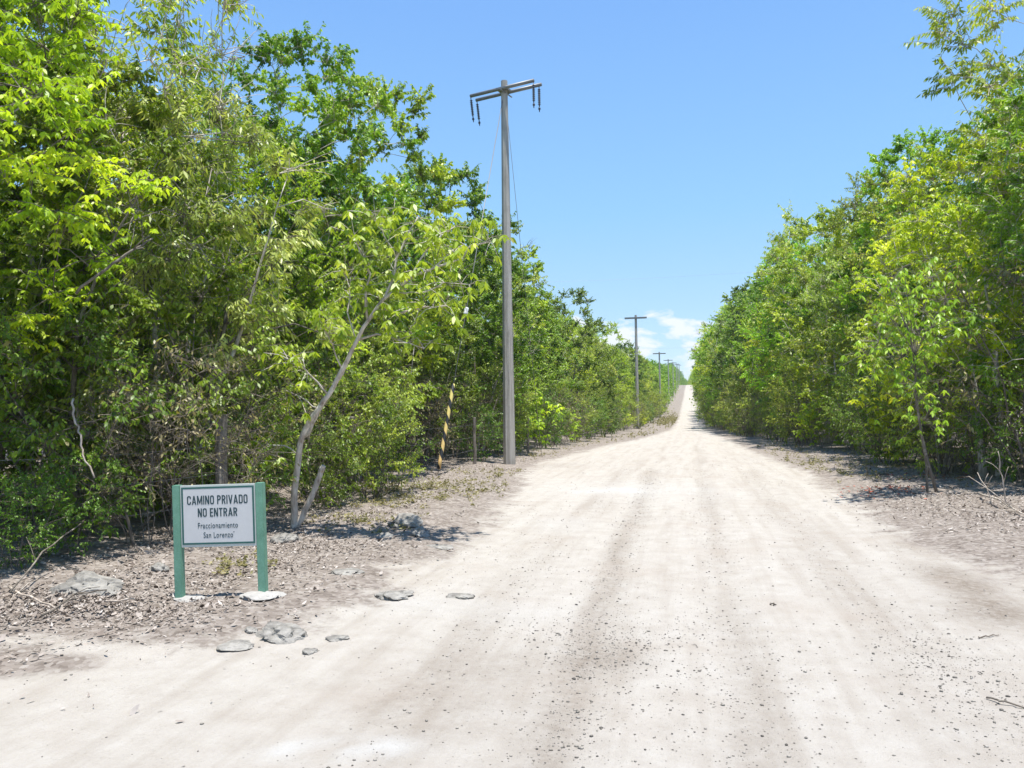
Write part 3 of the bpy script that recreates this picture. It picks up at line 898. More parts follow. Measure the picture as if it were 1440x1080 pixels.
# ------------------------------------------------------------------ private road sign
def text_mesh(body, size, wscale, bold, mat, depth=.0012):
    cu = bpy.data.curves.new('lettering', 'FONT')
    cu.body = body; cu.size = size; cu.align_x = 'CENTER'; cu.extrude = depth; cu.offset = bold
    cu.resolution_u = 4
    cu.space_character = 1.10
    ob = bpy.data.objects.new('tmp', cu); COL.objects.link(ob)
    dg = bpy.context.evaluated_depsgraph_get()
    me = bpy.data.meshes.new_from_object(ob.evaluated_get(dg))
    bpy.data.objects.remove(ob); bpy.data.curves.remove(cu)
    co_ = np.empty(len(me.vertices) * 3, np.float32); me.vertices.foreach_get('co', co_)
    co_ = co_.reshape(-1, 3)
    if wscale:                                         # wscale = wanted (width, cap height)
        w = co_[:, 0].max() - co_[:, 0].min(); h = co_[:, 1].max() - co_[:, 1].min()
        co_[:, 0] = (co_[:, 0] - co_[:, 0].min() - w / 2) * wscale[0] / w
        co_[:, 1] = (co_[:, 1] - co_[:, 1].min()) * wscale[1] / h
    x, y, z = co_[:, 0].copy(), co_[:, 1].copy(), co_[:, 2].copy()
    co_[:, 0] = x; co_[:, 1] = -z; co_[:, 2] = y       # stands up in the xz plane, facing -y
    me.vertices.foreach_set('co', co_.ravel()); me.update()
    me.materials.clear(); me.materials.append(mat)
    return me

def block_capitals(text, width, height, mat, t=.155):
    """condensed bold capitals from strokes, standing in the xz plane and facing -y"""
    h = t / 2; r = .22
    def arc(cx, cy, rx, ry, a0, a1, n=6):
        return [(cx + rx * math.cos(R(a0 + (a1 - a0) * i / n)), cy + ry * math.sin(R(a0 + (a1 - a0) * i / n))) for i in range(n + 1)]
    def slant(x0, y0, x1, y1, wx): return ('q', [(x0, y0), (x0 + wx, y0), (x1 + wx, y1), (x1, y1)])
    def bar(x0, y0, x1, y1): return ('q', [(x0, y0), (x1, y0), (x1, y1), (x0, y1)])
    def glyph(c):
        if c == 'I': return t, [bar(0, 0, t, 1)]
        if c == 'E': w = .42; return w, [bar(0, 0, t, 1), bar(t, 1 - t, w, 1), bar(t, .5 - h, w - .04, .5 + h), bar(t, 0, w, t)]
        if c == 'T': w = .48; return w, [bar(0, 1 - t, w, 1), bar(w / 2 - h, 0, w / 2 + h, 1 - t)]
        if c == 'N': w = .54; return w, [bar(0, 0, t, 1), bar(w - t, 0, w, 1), slant(.02, 1, w - t - .03, 0, t)]
        if c == 'M': w = .70; return w, [bar(0, 0, t, 1), bar(w - t, 0, w, 1), slant(.02, 1, w / 2 - .07, .12, .14), slant(w - .16, 1, w / 2 - .07, .12, .14)]
        if c == 'A': w = .58; return w, [slant(0, 0, w / 2 - h, 1, t), slant(w - t, 0, w / 2 - h, 1, t), bar(.15, .20, w - .15, .33)]
        if c == 'V': w = .56; return w, [slant(0, 1, w / 2 - h, 0, t), slant(w - t, 1, w / 2 - h, 0, t)]
        w = .52
        if c == 'O': return w, [('p', arc(w - r, 1 - r, r - h, r - h, 0, 90) + arc(r, 1 - r, r - h, r - h, 90, 180) + arc(r, r, r - h, r - h, 180, 270) + arc(w - r, r, r - h, r - h, 270, 360), True)]
        if c == 'C': return w, [('p', [(w - h, .66)] + arc(w - r, 1 - r, r - h, r - h, 0, 90) + arc(r, 1 - r, r - h, r - h, 90, 180) + arc(r, r, r - h, r - h, 180, 270) + arc(w - r, r, r - h, r - h, 270, 360) + [(w - h, .34)], False)]
        if c == 'D': return w, [bar(0, 0, t, 1), ('p', [(t, 1 - h)] + arc(w - r, 1 - r, r - h, r - h, 90, 0) + arc(w - r, r, r - h, r - h, 0, -90) + [(t, h)], False)]
        if c in 'PR':
            w = .50; y0 = .42; q = (1 - y0) / 2
            S = [bar(0, 0, t, 1), ('p', [(t, 1 - h)] + arc(w - q, 1 - q, q - h, q - h, 90, -90, 10) + [(t, y0 + h)], False)]
            if c == 'R': S.append(slant(w - t, 0, w * .42, y0 + .02, t))
            return w, S
        return .2, []
    V, Fc = [], []
    x = 0.0
    for c in text:
        w, S = glyph(c)
        for li, st in enumerate(S):
            y = -.0005 - .00012 * li
            n = len(V)
            if st[0] == 'q':
                V += [(x + a, y, b) for a, b in st[1]]; Fc.append((n, n + 1, n + 2, n + 3))
            else:
                P, closed = st[1], st[2]
                m = len(P)
                for i in range(m):
                    a = P[i - 1] if (closed or i) else P[i]; b = P[(i + 1) % m] if (closed or i < m - 1) else P[i]
                    dx, dz = b[0] - a[0], b[1] - a[1]; ll = math.hypot(dx, dz) or 1
                    V += [(x + P[i][0] - dz / ll * h, y, P[i][1] + dx / ll * h), (x + P[i][0] + dz / ll * h, y, P[i][1] - dx / ll * h)]
                for i in range(m if closed else m - 1):
                    j = (i + 1) % m
                    Fc.append((n + 2 * i, n + 2 * i + 1, n + 2 * j + 1, n + 2 * j))
        x += w + .095
    tot = x - .095
    V = [((a - tot / 2) / tot * width, b, z * height) for a, b, z in V]
    me = bpy.data.meshes.new('lettering'); me.from_pydata(V, [], Fc); me.materials.append(mat); me.update()
    return me

def road_sign():
    bl, br_ = gpt(253.5, 843), gpt(370.5, 838.5)
    mid = (bl + br_) / 2
    dep = (mid - CAM).dot(fwd)
    k = dep / F                                        # metres per photo pixel at the sign
    root = empty('road_sign', mid)
    d = br_ - bl
    ang = math.atan2(d.y, d.x)
    span = math.hypot(d.x, d.y)
    # the plate faces the camera, leaning a little to the left
    root.rotation_euler = (0, -R(1.5), ang)
    tag(root, 'white private road sign on two green posts on the left verge', 'sign')
    H = 160 * k
    pw = 11 * k
    for s in (-1, 1):
        b = MB(); b.box((s * (span / 2), 0, H / 2 - .10), (pw, pw * .95, H + .20))
        b.build('post', MAT['green'], root, bevel=.004)
    pwid = span - pw - .006
    ph = 87 * k
    zc = H - .004 - ph / 2
    pb = MB(); pb.box((0, -.012, zc), (pwid, .022, ph))
    panel = pb.build('panel', MAT['sign_edge'], root, bevel=.002)
    fy = -.012 - .011
    fm = .010
    fb = MB()                                          # dark green line, a raised frame
    x1, z0, z1 = pwid / 2 - fm, zc - ph / 2 + .022, zc + ph / 2 - .016
    t = .015
    fb.box((0, fy - .001, z1 - t / 2), (2 * x1, .003, t)); fb.box((0, fy - .001, z0 + t / 2), (2 * x1, .003, t))
    for s in (-1, 1): fb.box((s * (x1 - t / 2), fy - .001, (z0 + z1) / 2), (t, .003, z1 - z0 - 2 * t))
    fb.build('frame_line', MAT['sign_green'], panel)
    face = MB(); face.box((0, fy - .0005, (z0 + z1) / 2), (2 * (x1 - t), .002, z1 - z0 - 2 * t))
    face.build('face', MAT['sign_white'], panel)
    u = k / 4.5                                        # metres per pixel of the 4.5x enlargement
    zt = zc + ph / 2
    for body, w, h, yb in (('CAMINO PRIVADO', 398, 56, 313 - 190), ('NO ENTRAR', 260, 54, 391 - 190)):
        o = link('lettering', block_capitals(body, w * u, h * u, MAT['sign_ink']), panel)
        o.location = (-2 * u, fy - .0022, zt - yb * u)
    for body, w, h, yb, bold in (('Fraccionamiento', 262, 36, 464 - 190, .003), ('San Lorenzo', 193, 36, 524 - 190, .003)):
        me = text_mesh(body, 1, (w * u, h * u), bold, MAT['sign_ink'], .02)
        v = np.empty(len(me.vertices) * 3, np.float32); me.vertices.foreach_get('co', v); v = v.reshape(-1, 3)
        v[:, 1] = np.where(v[:, 1] > 0, 0.0005, -.0008)
        me.vertices.foreach_set('co', v.ravel()); me.update()
        o = link('lettering', me, panel)
        o.location = ((-2 if w != 193 else -1) * u, fy - .0022, zt - yb * u)
    dot = MB()                                         # small mark after the last word
    dot.tube([(0, .0003, 0), (0, -.0009, 0)], .0045, 10)
    o = dot.build('mark', MAT['sign_ink'], panel)
    o.location = (102 * u, fy - .0022, zt - (490 - 190) * u)
    return bl, br_
SBL, SBR = road_sign()

def rough_slab(name, loc, rx, ry, h, mat, seed, rz=0, sink=.45):
    bm = bmesh.new()
    bmesh.ops.create_icosphere(bm, subdivisions=4, radius=1)
    rs = random.Random(seed); ox, oy = rs.uniform(0, 50), rs.uniform(0, 50)
    for v in bm.verts:
        c = v.co
        n = float(fbm(c.x * 1.1 + ox + c.z, c.y * 1.1 + oy - c.z, seed, 2)) - .5
        n2 = float(fbm(c.x * 4 + ox, c.y * 4 + oy + c.z * 3, seed + 5, 3)) - .5
        f = 1 + 1.3 * n + .42 * n2
        f = round(f * 9) / 9 * .35 + f * .65
        v.co = Vector((c.x * f * rx, c.y * f * ry, c.z * f * h))
    me = bpy.data.meshes.new(name); bm.to_mesh(me); bm.free()
    me.materials.append(mat)
    o = link(name, me)
    o.location = Vector(loc) + Vector((0, 0, h * (1 - 2 * sink) * .5)); o.rotation_euler = (0, 0, rz)
    return o
o = rough_slab('concrete_footing', SBR + Vector((.02, -.02, 0)), .16, .11, .035, MAT['footing'], 3, sink=.3)
tag(o, 'pale flat concrete footing at the right post of the sign', 'footing')
o = rough_slab('concrete_footing', SBL + Vector((.09, .03, 0)), .13, .08, .025, MAT['footing'], 8, sink=.4)
tag(o, 'small pale concrete footing at the left post of the sign', 'footing')

# rocks: px, py, width px, height px
ROCKS = [
 (570, 733, 50, 22, 'dark grey limestone rock, largest beside the road below the leaning tree'),
 (590, 749, 26, 14, 'small pale rock just in front of the dark grey rock beside the road'),
 (396, 756, 44, 18, 'long pale rock between the sign and the leaning tree'),
 (555, 836, 48, 12, 'flat cream rock in the sand at the road edge'),
 (398, 889, 62, 24, 'broad ridged grey rock below the right post of the sign'),
 (127, 822, 76, 30, 'big dark boulder in the shade left of the sign'),
 (485, 802, 46, 10, 'low flat grey rock half buried in litter right of the sign'),
 (437, 915, 24, 7, 'small blue-grey flat rock on the sand below the sign'),
 (476, 897, 30, 6, 'thin flat grey rock sunk in sand near the road edge'),
 (330, 906, 52, 9, 'low dusty rock at the sandy edge in front of the sign'),
 (222, 798, 22, 12, 'small white stone in the shade beside the left post of the sign'),
 (620, 768, 34, 7, 'flat pale rock at the road edge below the striped guy wire'),
 (352, 885, 24, 8, 'little cream rock left of the broad ridged rock'),
 (540, 752, 20, 9, 'small mossy rock left of the dark grey rock beside the road'),
 (650, 838, 34, 5, 'thin cream rock flush with the gravel at the road edge'),
]
for i, (px, py, w, h, lb) in enumerate(ROCKS):
    p = gpt(px, py + h * .3)
    k = (p - CAM).dot(fwd) / F
    o = rough_slab('rock', p, w * k * .52, w * k * .40, max(h * k * .6, .03), MAT['rock'], 20 + i * 3, YAW + random.uniform(-.5, .5), sink=.35 if h > 10 else .62)
    tag(o, lb, 'rock', 'limestone rocks along the left verge')

# ------------------------------------------------------------------ utility poles
def pole_mesh(h, r0, r1):
    mb = MB()
    rings = [(-.4, r0), (0, r0)] + [(h * i / 8, r0 + (r1 - r0) * i / 8) for i in range(1, 9)]
    mb.tube([(0, 0, z) for z, r in rings], [r for z, r in rings], 8)
    return mb.mesh('shaft', MAT['concrete'])

def insulator(n, ln, r):
    pts, rad = [], []
    def a(z, q): pts.append((0, 0, z)); rad.append(q)
    a(0, .012); a(-.06, .012)
    for i in range(n):
        z = -.07 - i * ln / n
        a(z, .018); a(z - .012, r); a(z - .020, r); a(z - .028, .018)
    a(-.08 - ln, .016)
    a(-.12 - ln, .012); a(-.13 - ln, .030); a(-.17 - ln, .034); a(-.19 - ln, .014); a(-.24 - ln, .012)
    mb = MB(); mb.tube(pts, rad, 10)
    return mb.mesh('insulator', MAT['insul'], True)

def first_pole():
    p = gpt(716.5, 652.5)
    dep = (p - CAM).dot(fwd)
    # height so the top lands on photo row 114
    h = 10.0
    for i in range(30):
        h += (proj(p + Vector((0, 0, h)))[1] - 114) * dep / F * .9
    root = empty('utility_pole', p)
    tag(root, 'tall concrete utility pole nearest the camera, carrying four hanging insulators', 'utility pole', 'utility poles along the left of the road')
    root.rotation_euler = (0, 0, R(22.5))
    sh = link('shaft', pole_mesh(h, .165, .088), root)
    arm_z = h - .26
    dirn = Vector((1.92, -.56, 0)).normalized()
    yv = Vector((-dirn.y, dirn.x, 0))
    Ri = Matrix.Rotation(-R(22.5), 4, 'Z')
    def loc(v): return Ri @ Vector(v)
    for s, ext in ((-1, .0), (1, .06)):
        o0 = yv * (.16 * s)
        mb = MB(); a = dirn * .98
        mb.tube([loc(o0 - a * (1.0 + ext * .3) + Vector((0, 0, arm_z))), loc(o0 + a * (1 + ext) + Vector((0, 0, arm_z)))], .046, 10)
        arm = mb.build('crossarm', MAT['galv'], root, True)
        for e_, lean in ((-1, .10), (1, .02)):
            me = insulator(9, .44, .040)
            q = MB()
            oo = link('insulator_string', me, arm)
            oo.location = loc(o0 + dirn * e_ * .97 + Vector((0, 0, arm_z - .045)))
            oo.rotation_euler = (0, -lean * (1.0 if e_ < 0 else .2), 0)
    cl = MB()
    cl.box((0, 0, arm_z), (.30, .42, .05), Ri @ Matrix.Rotation(math.atan2(dirn.y, dirn.x), 4, 'Z'))
    cl.tube([loc(yv * -.3 + dirn * .06 + Vector((0, 0, arm_z - .09))), loc(yv * .3 + dirn * .06 + Vector((0, 0, arm_z - .09)))], .018, 6)
    cl.build('clamp', MAT['galv'], root)
    return p, h
P1, PH = first_pole()

LBL = ['second', 'third', 'fourth', 'fifth', 'sixth', 'seventh', 'eighth']
PX = [(896.5, 606), (928.7, None), (941, None), (947.6, None), (952.3, None), (954.5, None), (956.5, None)]
PTOP = [443, 494.8, 505, 509, 511, 511.5, 513]
proto_pole = None
for i, Y in enumerate([69, 119, 170, 221, 271, 321, 371]):
    x = -4.0 if i == 0 else -4.05
    # place on the pole line under the photo column
    d = ray(PX[i][0], 580)
    x = d.x / d.y * Y
    z = float(gz(x, Y))
    if proto_pole is None:
        o = empty('utility_pole')
        proto_pole = o
        link('shaft', pole_mesh(10.2, .17, .10), o)
        mb = MB(); mb.box((0, -.14, 9.92), (1.95, .13, .15))
        mb.box((0, -.02, 9.92), (.34, .30, .06))
        mb.build('crossarm', MAT['galv'], o, bevel=.01)
    else:
        o = copy_tree(proto_pole)
    p = Vector((x, Y, z))
    dep = (p - CAM).dot(fwd)
    h = 10.2
    for _ in range(30):
        h += (proj(p + Vector((0, 0, h)))[1] - PTOP[i]) * dep / F * .9
    o.location = p
    s = h / 10.2
    o.scale = (1, 1, s)
    tag(o, f'concrete utility pole with one plain crossarm, {LBL[i]} along the road from the camera', 'utility pole', 'utility poles along the left of the road')

# guy wires
def along(a, b, t): return a + (b - a) * t
def guy_wire():
    top = P1 + Vector((-.02, 0, PH - .35))
    g = gpt(615, 668)
    root = empty('guy_wire', g)
    tag(root, 'slanting guy wire with striped yellow and black guard, left of the nearest pole', 'guy wire')
    a, b = Vector((0, 0, -.05)), top - g
    m = MB(); m.tube([a, b], .011, 6); m.build('cable', MAT['cable'], root, True)
    dirv = (b - a).normalized()
    q = dirv.to_track_quat('Z', 'Y')
    L_ = (b - a).length
    # guard sleeve from photo row 662 to 540, insulator at row 438
    def tz(row):
        best, bt = 1e9, 0
        for i in range(400):
            t = i / 400 * .8
            yy = proj(g + along(a, b, t))[1]
            if abs(yy - row) < best: best, bt = abs(yy - row), t
        return bt * L_
    z0, z1, zi = tz(660), tz(540), tz(438)
    m = MB(); zs = np.linspace(0, z1 - z0, 12)
    m.tube([(0, 0, z) for z in zs], [.043] * 11 + [.034], 12)
    sl = m.build('guard_sleeve', MAT['guard'], root, True)
    sl.location = a + dirv * z0; sl.rotation_mode = 'QUATERNION'; sl.rotation_quaternion = q
    m = MB(); m.tube([(0, 0, z) for z in (-.11, -.09, -.05, 0, .05, .09, .11)], [.02, .055, .062, .045, .062, .055, .02], 10)
    ins = m.build('insulator', MAT['porcelain'], root, True)
    ins.location = a + dirv * zi; ins.rotation_mode = 'QUATERNION'; ins.rotation_quaternion = q
    g2 = gpt(762, 641)
    root = empty('guy_wire', g2)
    tag(root, 'thin plain guy wire running down behind the nearest pole to the far verge', 'guy wire')
    m = MB(); m.tube([(0, 0, -.05), P1 + Vector((.02, 0, PH - .35)) - g2], .007, 6); m.build('cable', MAT['cable'], root, True)
guy_wire()

# thin cables crossing the road far off
for (pa, pb, dd, lb) in (((560, 400), (1200, 372), 80, 'upper thin cable crossing the sky over the road'), ((560, 497), (1200, 478), 130, 'lower thin cable crossing the sky above the second crossarm')):
    a, b = at_depth(*pa, dd), at_depth(*pb, dd * 1.05)
    root = empty('overhead_cable', a)
    m = MB(); m.tube([along(a, b, t / 12) - a + Vector((0, 0, -4 * .5 * (t / 12) * (1 - t / 12))) for t in range(13)], .006, 5)
    m.build('cable', MAT['cable'], root)
    tag(root, lb, 'cable')

# ------------------------------------------------------------------ barbed wire fence
def fence():
    posts = [(-8.6, 4.2), None, None, (-6.5, 21.0), (-6.3, 27.5)]
    pa = gpt(311, 735); pb = gpt(493, 700)
    # photo columns of the two thick posts, a little behind the verge
    def place(px, dep):
        p = at_depth(px, 600, dep); p.z = float(gz(p.x, p.y)); return p
    pa = place(311, 9.2); pb = place(493, 13.6)
    root = empty('wire_fence', pa)
    tag(root, 'old barbed wire fence on weathered wooden posts along the left trees', 'fence')
    allp = [place(-160, 6.9), pa, pb, place(667, 20.5), place(742, 27)]
    hs = [1.35, 1.42, 1.3, 1.25, 1.2]; rd = [.07, .075, .085, .045, .05]
    rs = random.Random(3)
    for p, h, r in zip(allp, hs, rd):
        m = MB(); o = p - pa
        m.tube([o + Vector((0, 0, -.2)), o + Vector((.01, 0, h * .3)), o + Vector((-.012, .01, h * .65)), o + Vector((.005, 0, h - .02)), o + Vector((.005, 0, h))], [r * 1.05, r, r * .96, r * .95, r * .85], 9)
        m.build('post', MAT['wood'], root)
    for hz in (.38, .72, 1.05):
        m = MB()
        for i in range(len(allp) - 1):
            a, b = allp[i] - pa + Vector((0, -.09, hz)), allp[i + 1] - pa + Vector((0, -.09, hz))
            pts = [along(a, b, t / 14) + Vector((0, 0, -.05 * math.sin(PI * t / 14))) for t in range(15)]
            m.tube(pts, .003, 5)
            n = int((b - a).length / .14)
            for j in range(n):
                q = along(a, b, (j + .5) / n) + Vector((0, 0, -.05 * math.sin(PI * (j + .5) / n)))
                for s in range(2):
                    d = Vector((rs.gauss(0, 1), rs.gauss(0, 1), rs.gauss(0, 1))).normalized() * .018
                    m.tube([q - d, q + d], .002, 3)
        m.build('wire', MAT['cable'], root)
fence()

# ------------------------------------------------------------------ scatter
def scatter_litter():
    rg = np.random.default_rng(77)
    pts = []
    def add(n, x0, x1, y0, y1, dens):
        x = rg.uniform(x0, x1, n); y = y0 + (y1 - y0) * rg.random(n) ** 1.7
        e = edge_d(x, y)
        clumps = fbm(x * 1.6, y * 1.6, 51)
        pr = np.clip((-e - .25) / 1.4 + .06 + .9 * (fbm(x * .8, y * .8, 57) - .5), 0.004, 1) * np.clip((clumps - .34) * 3.4, 0.04, 1) * dens
        k = rg.random(n) < pr
        pts.append(np.stack([x[k], y[k]], 1))
    add(125000, -10, -2, 3.4, 26, 1)
    add(75000, 1.8, 9, 5.5, 34, 1)
    add(4500, -4.5, 4, 2.6, 30, .12)
    # heap of dry leaves and twigs left of the sign
    for px, py, rx, ry, n in ((90, 850, .55, .28, 1800), (190, 860, .5, .25, 900), (30, 860, .5, .3, 900), (470, 770, .6, .4, 900), (1390, 720, .7, .9, 1500), (1350, 700, .7, .8, 900)):
        p = gpt(px, py)
        pts.append(np.stack([rg.normal(p.x, rx, n), rg.normal(p.y, ry, n)], 1))
    A = np.concatenate(pts)
    n = len(A)
    z = gz(A[:, 0], A[:, 1]) + rg.uniform(.002, .022, n)
    P = np.stack([A[:, 0], A[:, 1], z], 1)
    a = rg.uniform(0, 2 * PI, n)
    D = np.stack([np.cos(a), np.sin(a), rg.normal(.10, .34, n)], 1)
    Ln = np.clip(rg.lognormal(-3.4, .38, n), .012, .068)
    me = leaf_mesh('leaf_litter', P, D, Ln, Ln * rg.uniform(.22, .6, n), rg.uniform(-.5, .7, n), MAT['litter'], np.clip(rg.normal(.5, .25, n), 0, 1), rg, .75)
    tag(link('leaf_litter', me), 'dry brown leaf litter strewn over both verges', 'leaf litter', kind='stuff')
scatter_litter()

def scatter_gravel():
    rg = np.random.default_rng(78)
    n = 17000
    x = rg.uniform(-4.2, 3.8, n); y = 2.4 + 22 * rg.random(n) ** 2.2
    e = edge_d(x, y)
    keep = (e > -.3) & (rg.random(n) < np.clip((fbm(x * 1.5, y * .8, 61) - .30) * 2.4, .06, 1))
    x, y = x[keep], y[keep]
    ex, ey = [x], [y]
    for px, py, sx, sy, m in ((860, 925, .26, .26, 420), (870, 900, .4, .3, 420), (1330, 930, .2, .5, 700), (990, 985, .3, .4, 160), (800, 890, .5, .15, 260), (1380, 1000, .3, .4, 300)):
        p = gpt(px, py)
        ex.append(rg.normal(p.x, sx, m)); ey.append(rg.normal(p.y, sy, m))
    for c, sl, m in ((-.62, -.012, 3200), (.26, 0, 1500), (1.35, 0, 900), (-1.5, 0, 700)):      # grit gathered along the wheel tracks
        yy = 2.6 + 17 * rg.random(m) ** 1.8
        ww = .25 * (fbm(yy * .12, 1.7, 5) - .5)
        ex.append(c + ww + sl * yy + rg.normal(0, .13, m)); ey.append(yy)
    nb = sum(len(q) for q in ex)
    x = np.concatenate(ex); y = np.concatenate(ey)
    n = len(x)
    s = np.clip(rg.lognormal(-5.75, .5, n), .0018, .012)
    # angular stone: a squashed, jittered octahedron with a cut top
    base = np.array([[1, 0, 0], [.3, .9, .1], [-.8, .6, 0], [-.9, -.5, .1], [.1, -1, 0], [.9, -.6, .1], [.25, .2, .75], [-.3, -.15, .7], [0, 0, -.6]], float)
    tri = np.array([[0, 1, 6], [1, 2, 6], [2, 7, 6], [2, 3, 7], [3, 4, 7], [4, 6, 7], [4, 5, 6], [5, 0, 6], [1, 0, 8], [2, 1, 8], [3, 2, 8], [4, 3, 8], [5, 4, 8], [0, 5, 8]])
    V = base[None] * (1 + rg.normal(0, .16, (n, 9, 3)))
    a = rg.uniform(0, 2 * PI, n); ca, sa = np.cos(a), np.sin(a)
    Vx = V[..., 0] * ca[:, None] - V[..., 1] * sa[:, None]; Vy = V[..., 0] * sa[:, None] + V[..., 1] * ca[:, None]
    V = np.stack([Vx * rg.uniform(.8, 1.3, (n, 1)), Vy, V[..., 2] * rg.uniform(.6, 1, (n, 1))], -1) * s[:, None, None]
    V += np.stack([x, y, gz(x, y) + s * .3], -1)[:, None]
    lo = (tri[None] + (np.arange(n) * 9)[:, None, None]).reshape(-1)
    nt_ = n * len(tri)
    t = np.repeat(np.clip(rg.normal(.45, .28, n), 0, 1), 9)[:, None] * np.ones((1, 3))
    me = npmesh('gravel', V.reshape(-1, 3), lo, np.arange(nt_) * 3, np.full(nt_, 3), MAT['pebble'], t)
    tag(link('gravel', me), 'loose grey and tan gravel scattered on the dirt road', 'gravel', kind='stuff')
scatter_gravel()

def scatter_weeds():
    rg = np.random.default_rng(79)
    P, D, Ln, T = [], [], [], []
    def patch(x, y, sx, sy, n, tall):
        px = rg.normal(x, sx, n); py = rg.normal(y, sy, n)
        for i in range(n):
            if edge_d(px[i], py[i]) > -.2 or py[i] < 4 or abs(px[i]) > 7: continue
            big = min(3.0, max(1, py[i] / 30))
            m = rg.integers(6, 15)
            b = np.array([px[i], py[i], float(gz(px[i], py[i]))])
            off = rg.normal(0, .035, (m, 3)); off[:, 2] = np.abs(rg.normal(0, tall * .5, m))
            P.append(b + off); D.append(np.stack([rg.normal(0, 1, m), rg.normal(0, 1, m), rg.uniform(.1, 1.2, m)], 1))
            Ln.append(rg.uniform(.03, .075, m) * big); T.append(np.clip(rg.normal(rg.uniform(.3, .8), .15, m), 0, 1))
    for px, py, sx, sy, n, tall in ((545, 705, .5, .5, 70, .07), (600, 690, .8, .8, 110, .08), (660, 680, .7, .8, 80, .07), (690, 665, .5, .8, 50, .07), (500, 735, .4, .3, 40, .06),
                                    (350, 790, .18, .18, 16, .06), (325, 806, .1, .1, 8, .06), (700, 640, .8, 1.2, 70, .1), (780, 640, .9, 2, 60, .1), (830, 622, .7, 4, 70, .12),
                                    (1210, 660, .8, 1.8, 110, .08), (1150, 650, .7, 2.0, 80, .08), (1100, 632, .5, 3, 60, .1), 
                                    (1240, 640, .7, 2, 60, .1), (900, 612, .6, 6, 70, .15), (938, 592, .8, 14, 420, .22), (950, 572, .7, 30, 500, .3), (1040, 606, .5, 10, 90, .2)):
        p = gpt(px, py); patch(p.x, p.y, sx, sy, n, tall)
    P = np.concatenate(P); D = np.concatenate(D); Ln = np.concatenate(Ln); T = np.concatenate(T)
    me = leaf_mesh('ground_weeds', P, D, Ln, Ln * .42, .4, LM['dry'], T, rg, .5)
    tag(link('ground_weeds', me), 'low grey-green weeds creeping over the litter on both verges', 'weeds', kind='stuff')
scatter_weeds()

# fallen branches
def branch(name, pts, r0, r1, mat, label, forks=0, seed=1, cat='branch', group=None):
    rs = random.Random(seed)
    o0 = Vector(pts[0])
    m = MB()
    P = [Vector(p) for p in pts]
    fine = []
    for i in range(len(P) - 1):
        for j in range(4): fine.append(along(P[i], P[i + 1], j / 4) + Vector((rs.gauss(0, .008), rs.gauss(0, .008), rs.gauss(0, .004))))
    fine.append(P[-1])
    n = len(fine)
    m.tube([p - o0 for p in fine], [r0 + (r1 - r0) * i / (n - 1) for i in range(n)], 6)
    ax = (P[-1] - P[0])
    for f in range(forks):
        i = rs.randrange(n // 4, n - 1)
        d = (ax.normalized() + Vector((rs.gauss(0, .7), rs.gauss(0, .7), abs(rs.gauss(0, .5))))).normalized() * ax.length * rs.uniform(.2, .45)
        q = fine[i] - o0
        m.tube([q, q + d * .5 + Vector((0, 0, .02)), q + d], [r0 * .5, r0 * .35, r1 * .6], 5)
    o = m.build(name, mat, None, True)
    o.location = o0
    tag(o, label, cat, group)
    return o
G3 = lambda px, py, dz: gpt(px, py, dz)
branch('fallen_branch', [G3(1378, 700, .05), G3(1400, 712, .12), G3(1425, 722, .06), G3(1450, 732, .03)], .018, .008, MAT['dead'], 'pale forked dead branch on the litter at the right edge, lowest of the brush there', 4, 1)
branch('fallen_branch', [G3(1415, 716, .03), gpt(1412, 716, .45), gpt(1406, 716, .8)], .010, .005, MAT['dead'], 'short pale dead stick standing upright in the brush at the right edge', 2, 2)
branch('fallen_branch', [G3(1395, 716, .03), gpt(1388, 716, .3), gpt(1376, 714, .5)], .010, .005, MAT['dead'], 'pale dead stick leaning left in the brush at the right edge', 2, 3)
branch('fallen_branch', [G3(1250, 668, .03), G3(1220, 672, .04), G3(1190, 668, .03)], .014, .006, MAT['twig'], 'dark fallen branch lying on the right verge among low weeds', 3, 12)
branch('fallen_twig', [G3(1388, 984, .012), G3(1412, 992, .02), G3(1446, 998, .012)], .006, .004, MAT['twig'], 'thin dark twig on the gravel at the right edge of the road', 0, 4, 'twig')
branch('fallen_twig', [G3(1378, 898, .01), G3(1392, 897, .014), G3(1405, 895, .01)], .005, .003, MAT['twig'], 'short dark twig on the right side of the road', 0, 5, 'twig')
branch('fallen_twig', [G3(1083, 850, .01), G3(1088, 852, .014), G3(1092, 852, .01)], .006, .004, MAT['twig'], 'tiny dark twig in the middle of the road', 0, 6, 'twig')
branch('fallen_branch', [gpt(14, 842, .05), gpt(60, 812, .22), gpt(118, 790, .40)], .009, .006, MAT['twig'], 'long grey stick slanting out of the shade left of the dark boulder', 1, 7)
branch('fallen_branch', [gpt(10, 832, .03), gpt(40, 850, .06), gpt(80, 862, .03)], .012, .006, MAT['dead'], 'pale stick lying on the dry leaf heap at the left edge', 2, 8)
branch('fallen_branch', [gpt(60, 872, .03), gpt(105, 850, .08), gpt(150, 838, .05)], .010, .005, MAT['twig'], 'brown forked stick across the dry leaf heap below the dark boulder', 3, 9)
branch('fallen_branch', [gpt(150, 850, .03), gpt(190, 852, .05), gpt(215, 846, .1)], .009, .004, MAT['dead'], 'thin bent stick at the right end of the dry leaf heap', 3, 10)
branch('dead_stub', [gpt(482, 690, 0), gpt(490, 690, .35), gpt(500, 688, .62)], .022, .014, MAT['dead'], 'short broken grey stub leaning beside the second fence post', 1, 11, 'stub')
branch('hanging_branch', [at_depth(102, 560, 7.6), at_depth(104, 590, 7.55), at_depth(113, 612, 7.5), at_depth(117, 640, 7.45), at_depth(133, 672, 7.4)], .011, .008, MAT['dead'], 'bare pale curved branch hanging down in the left thicket', 0, 13)
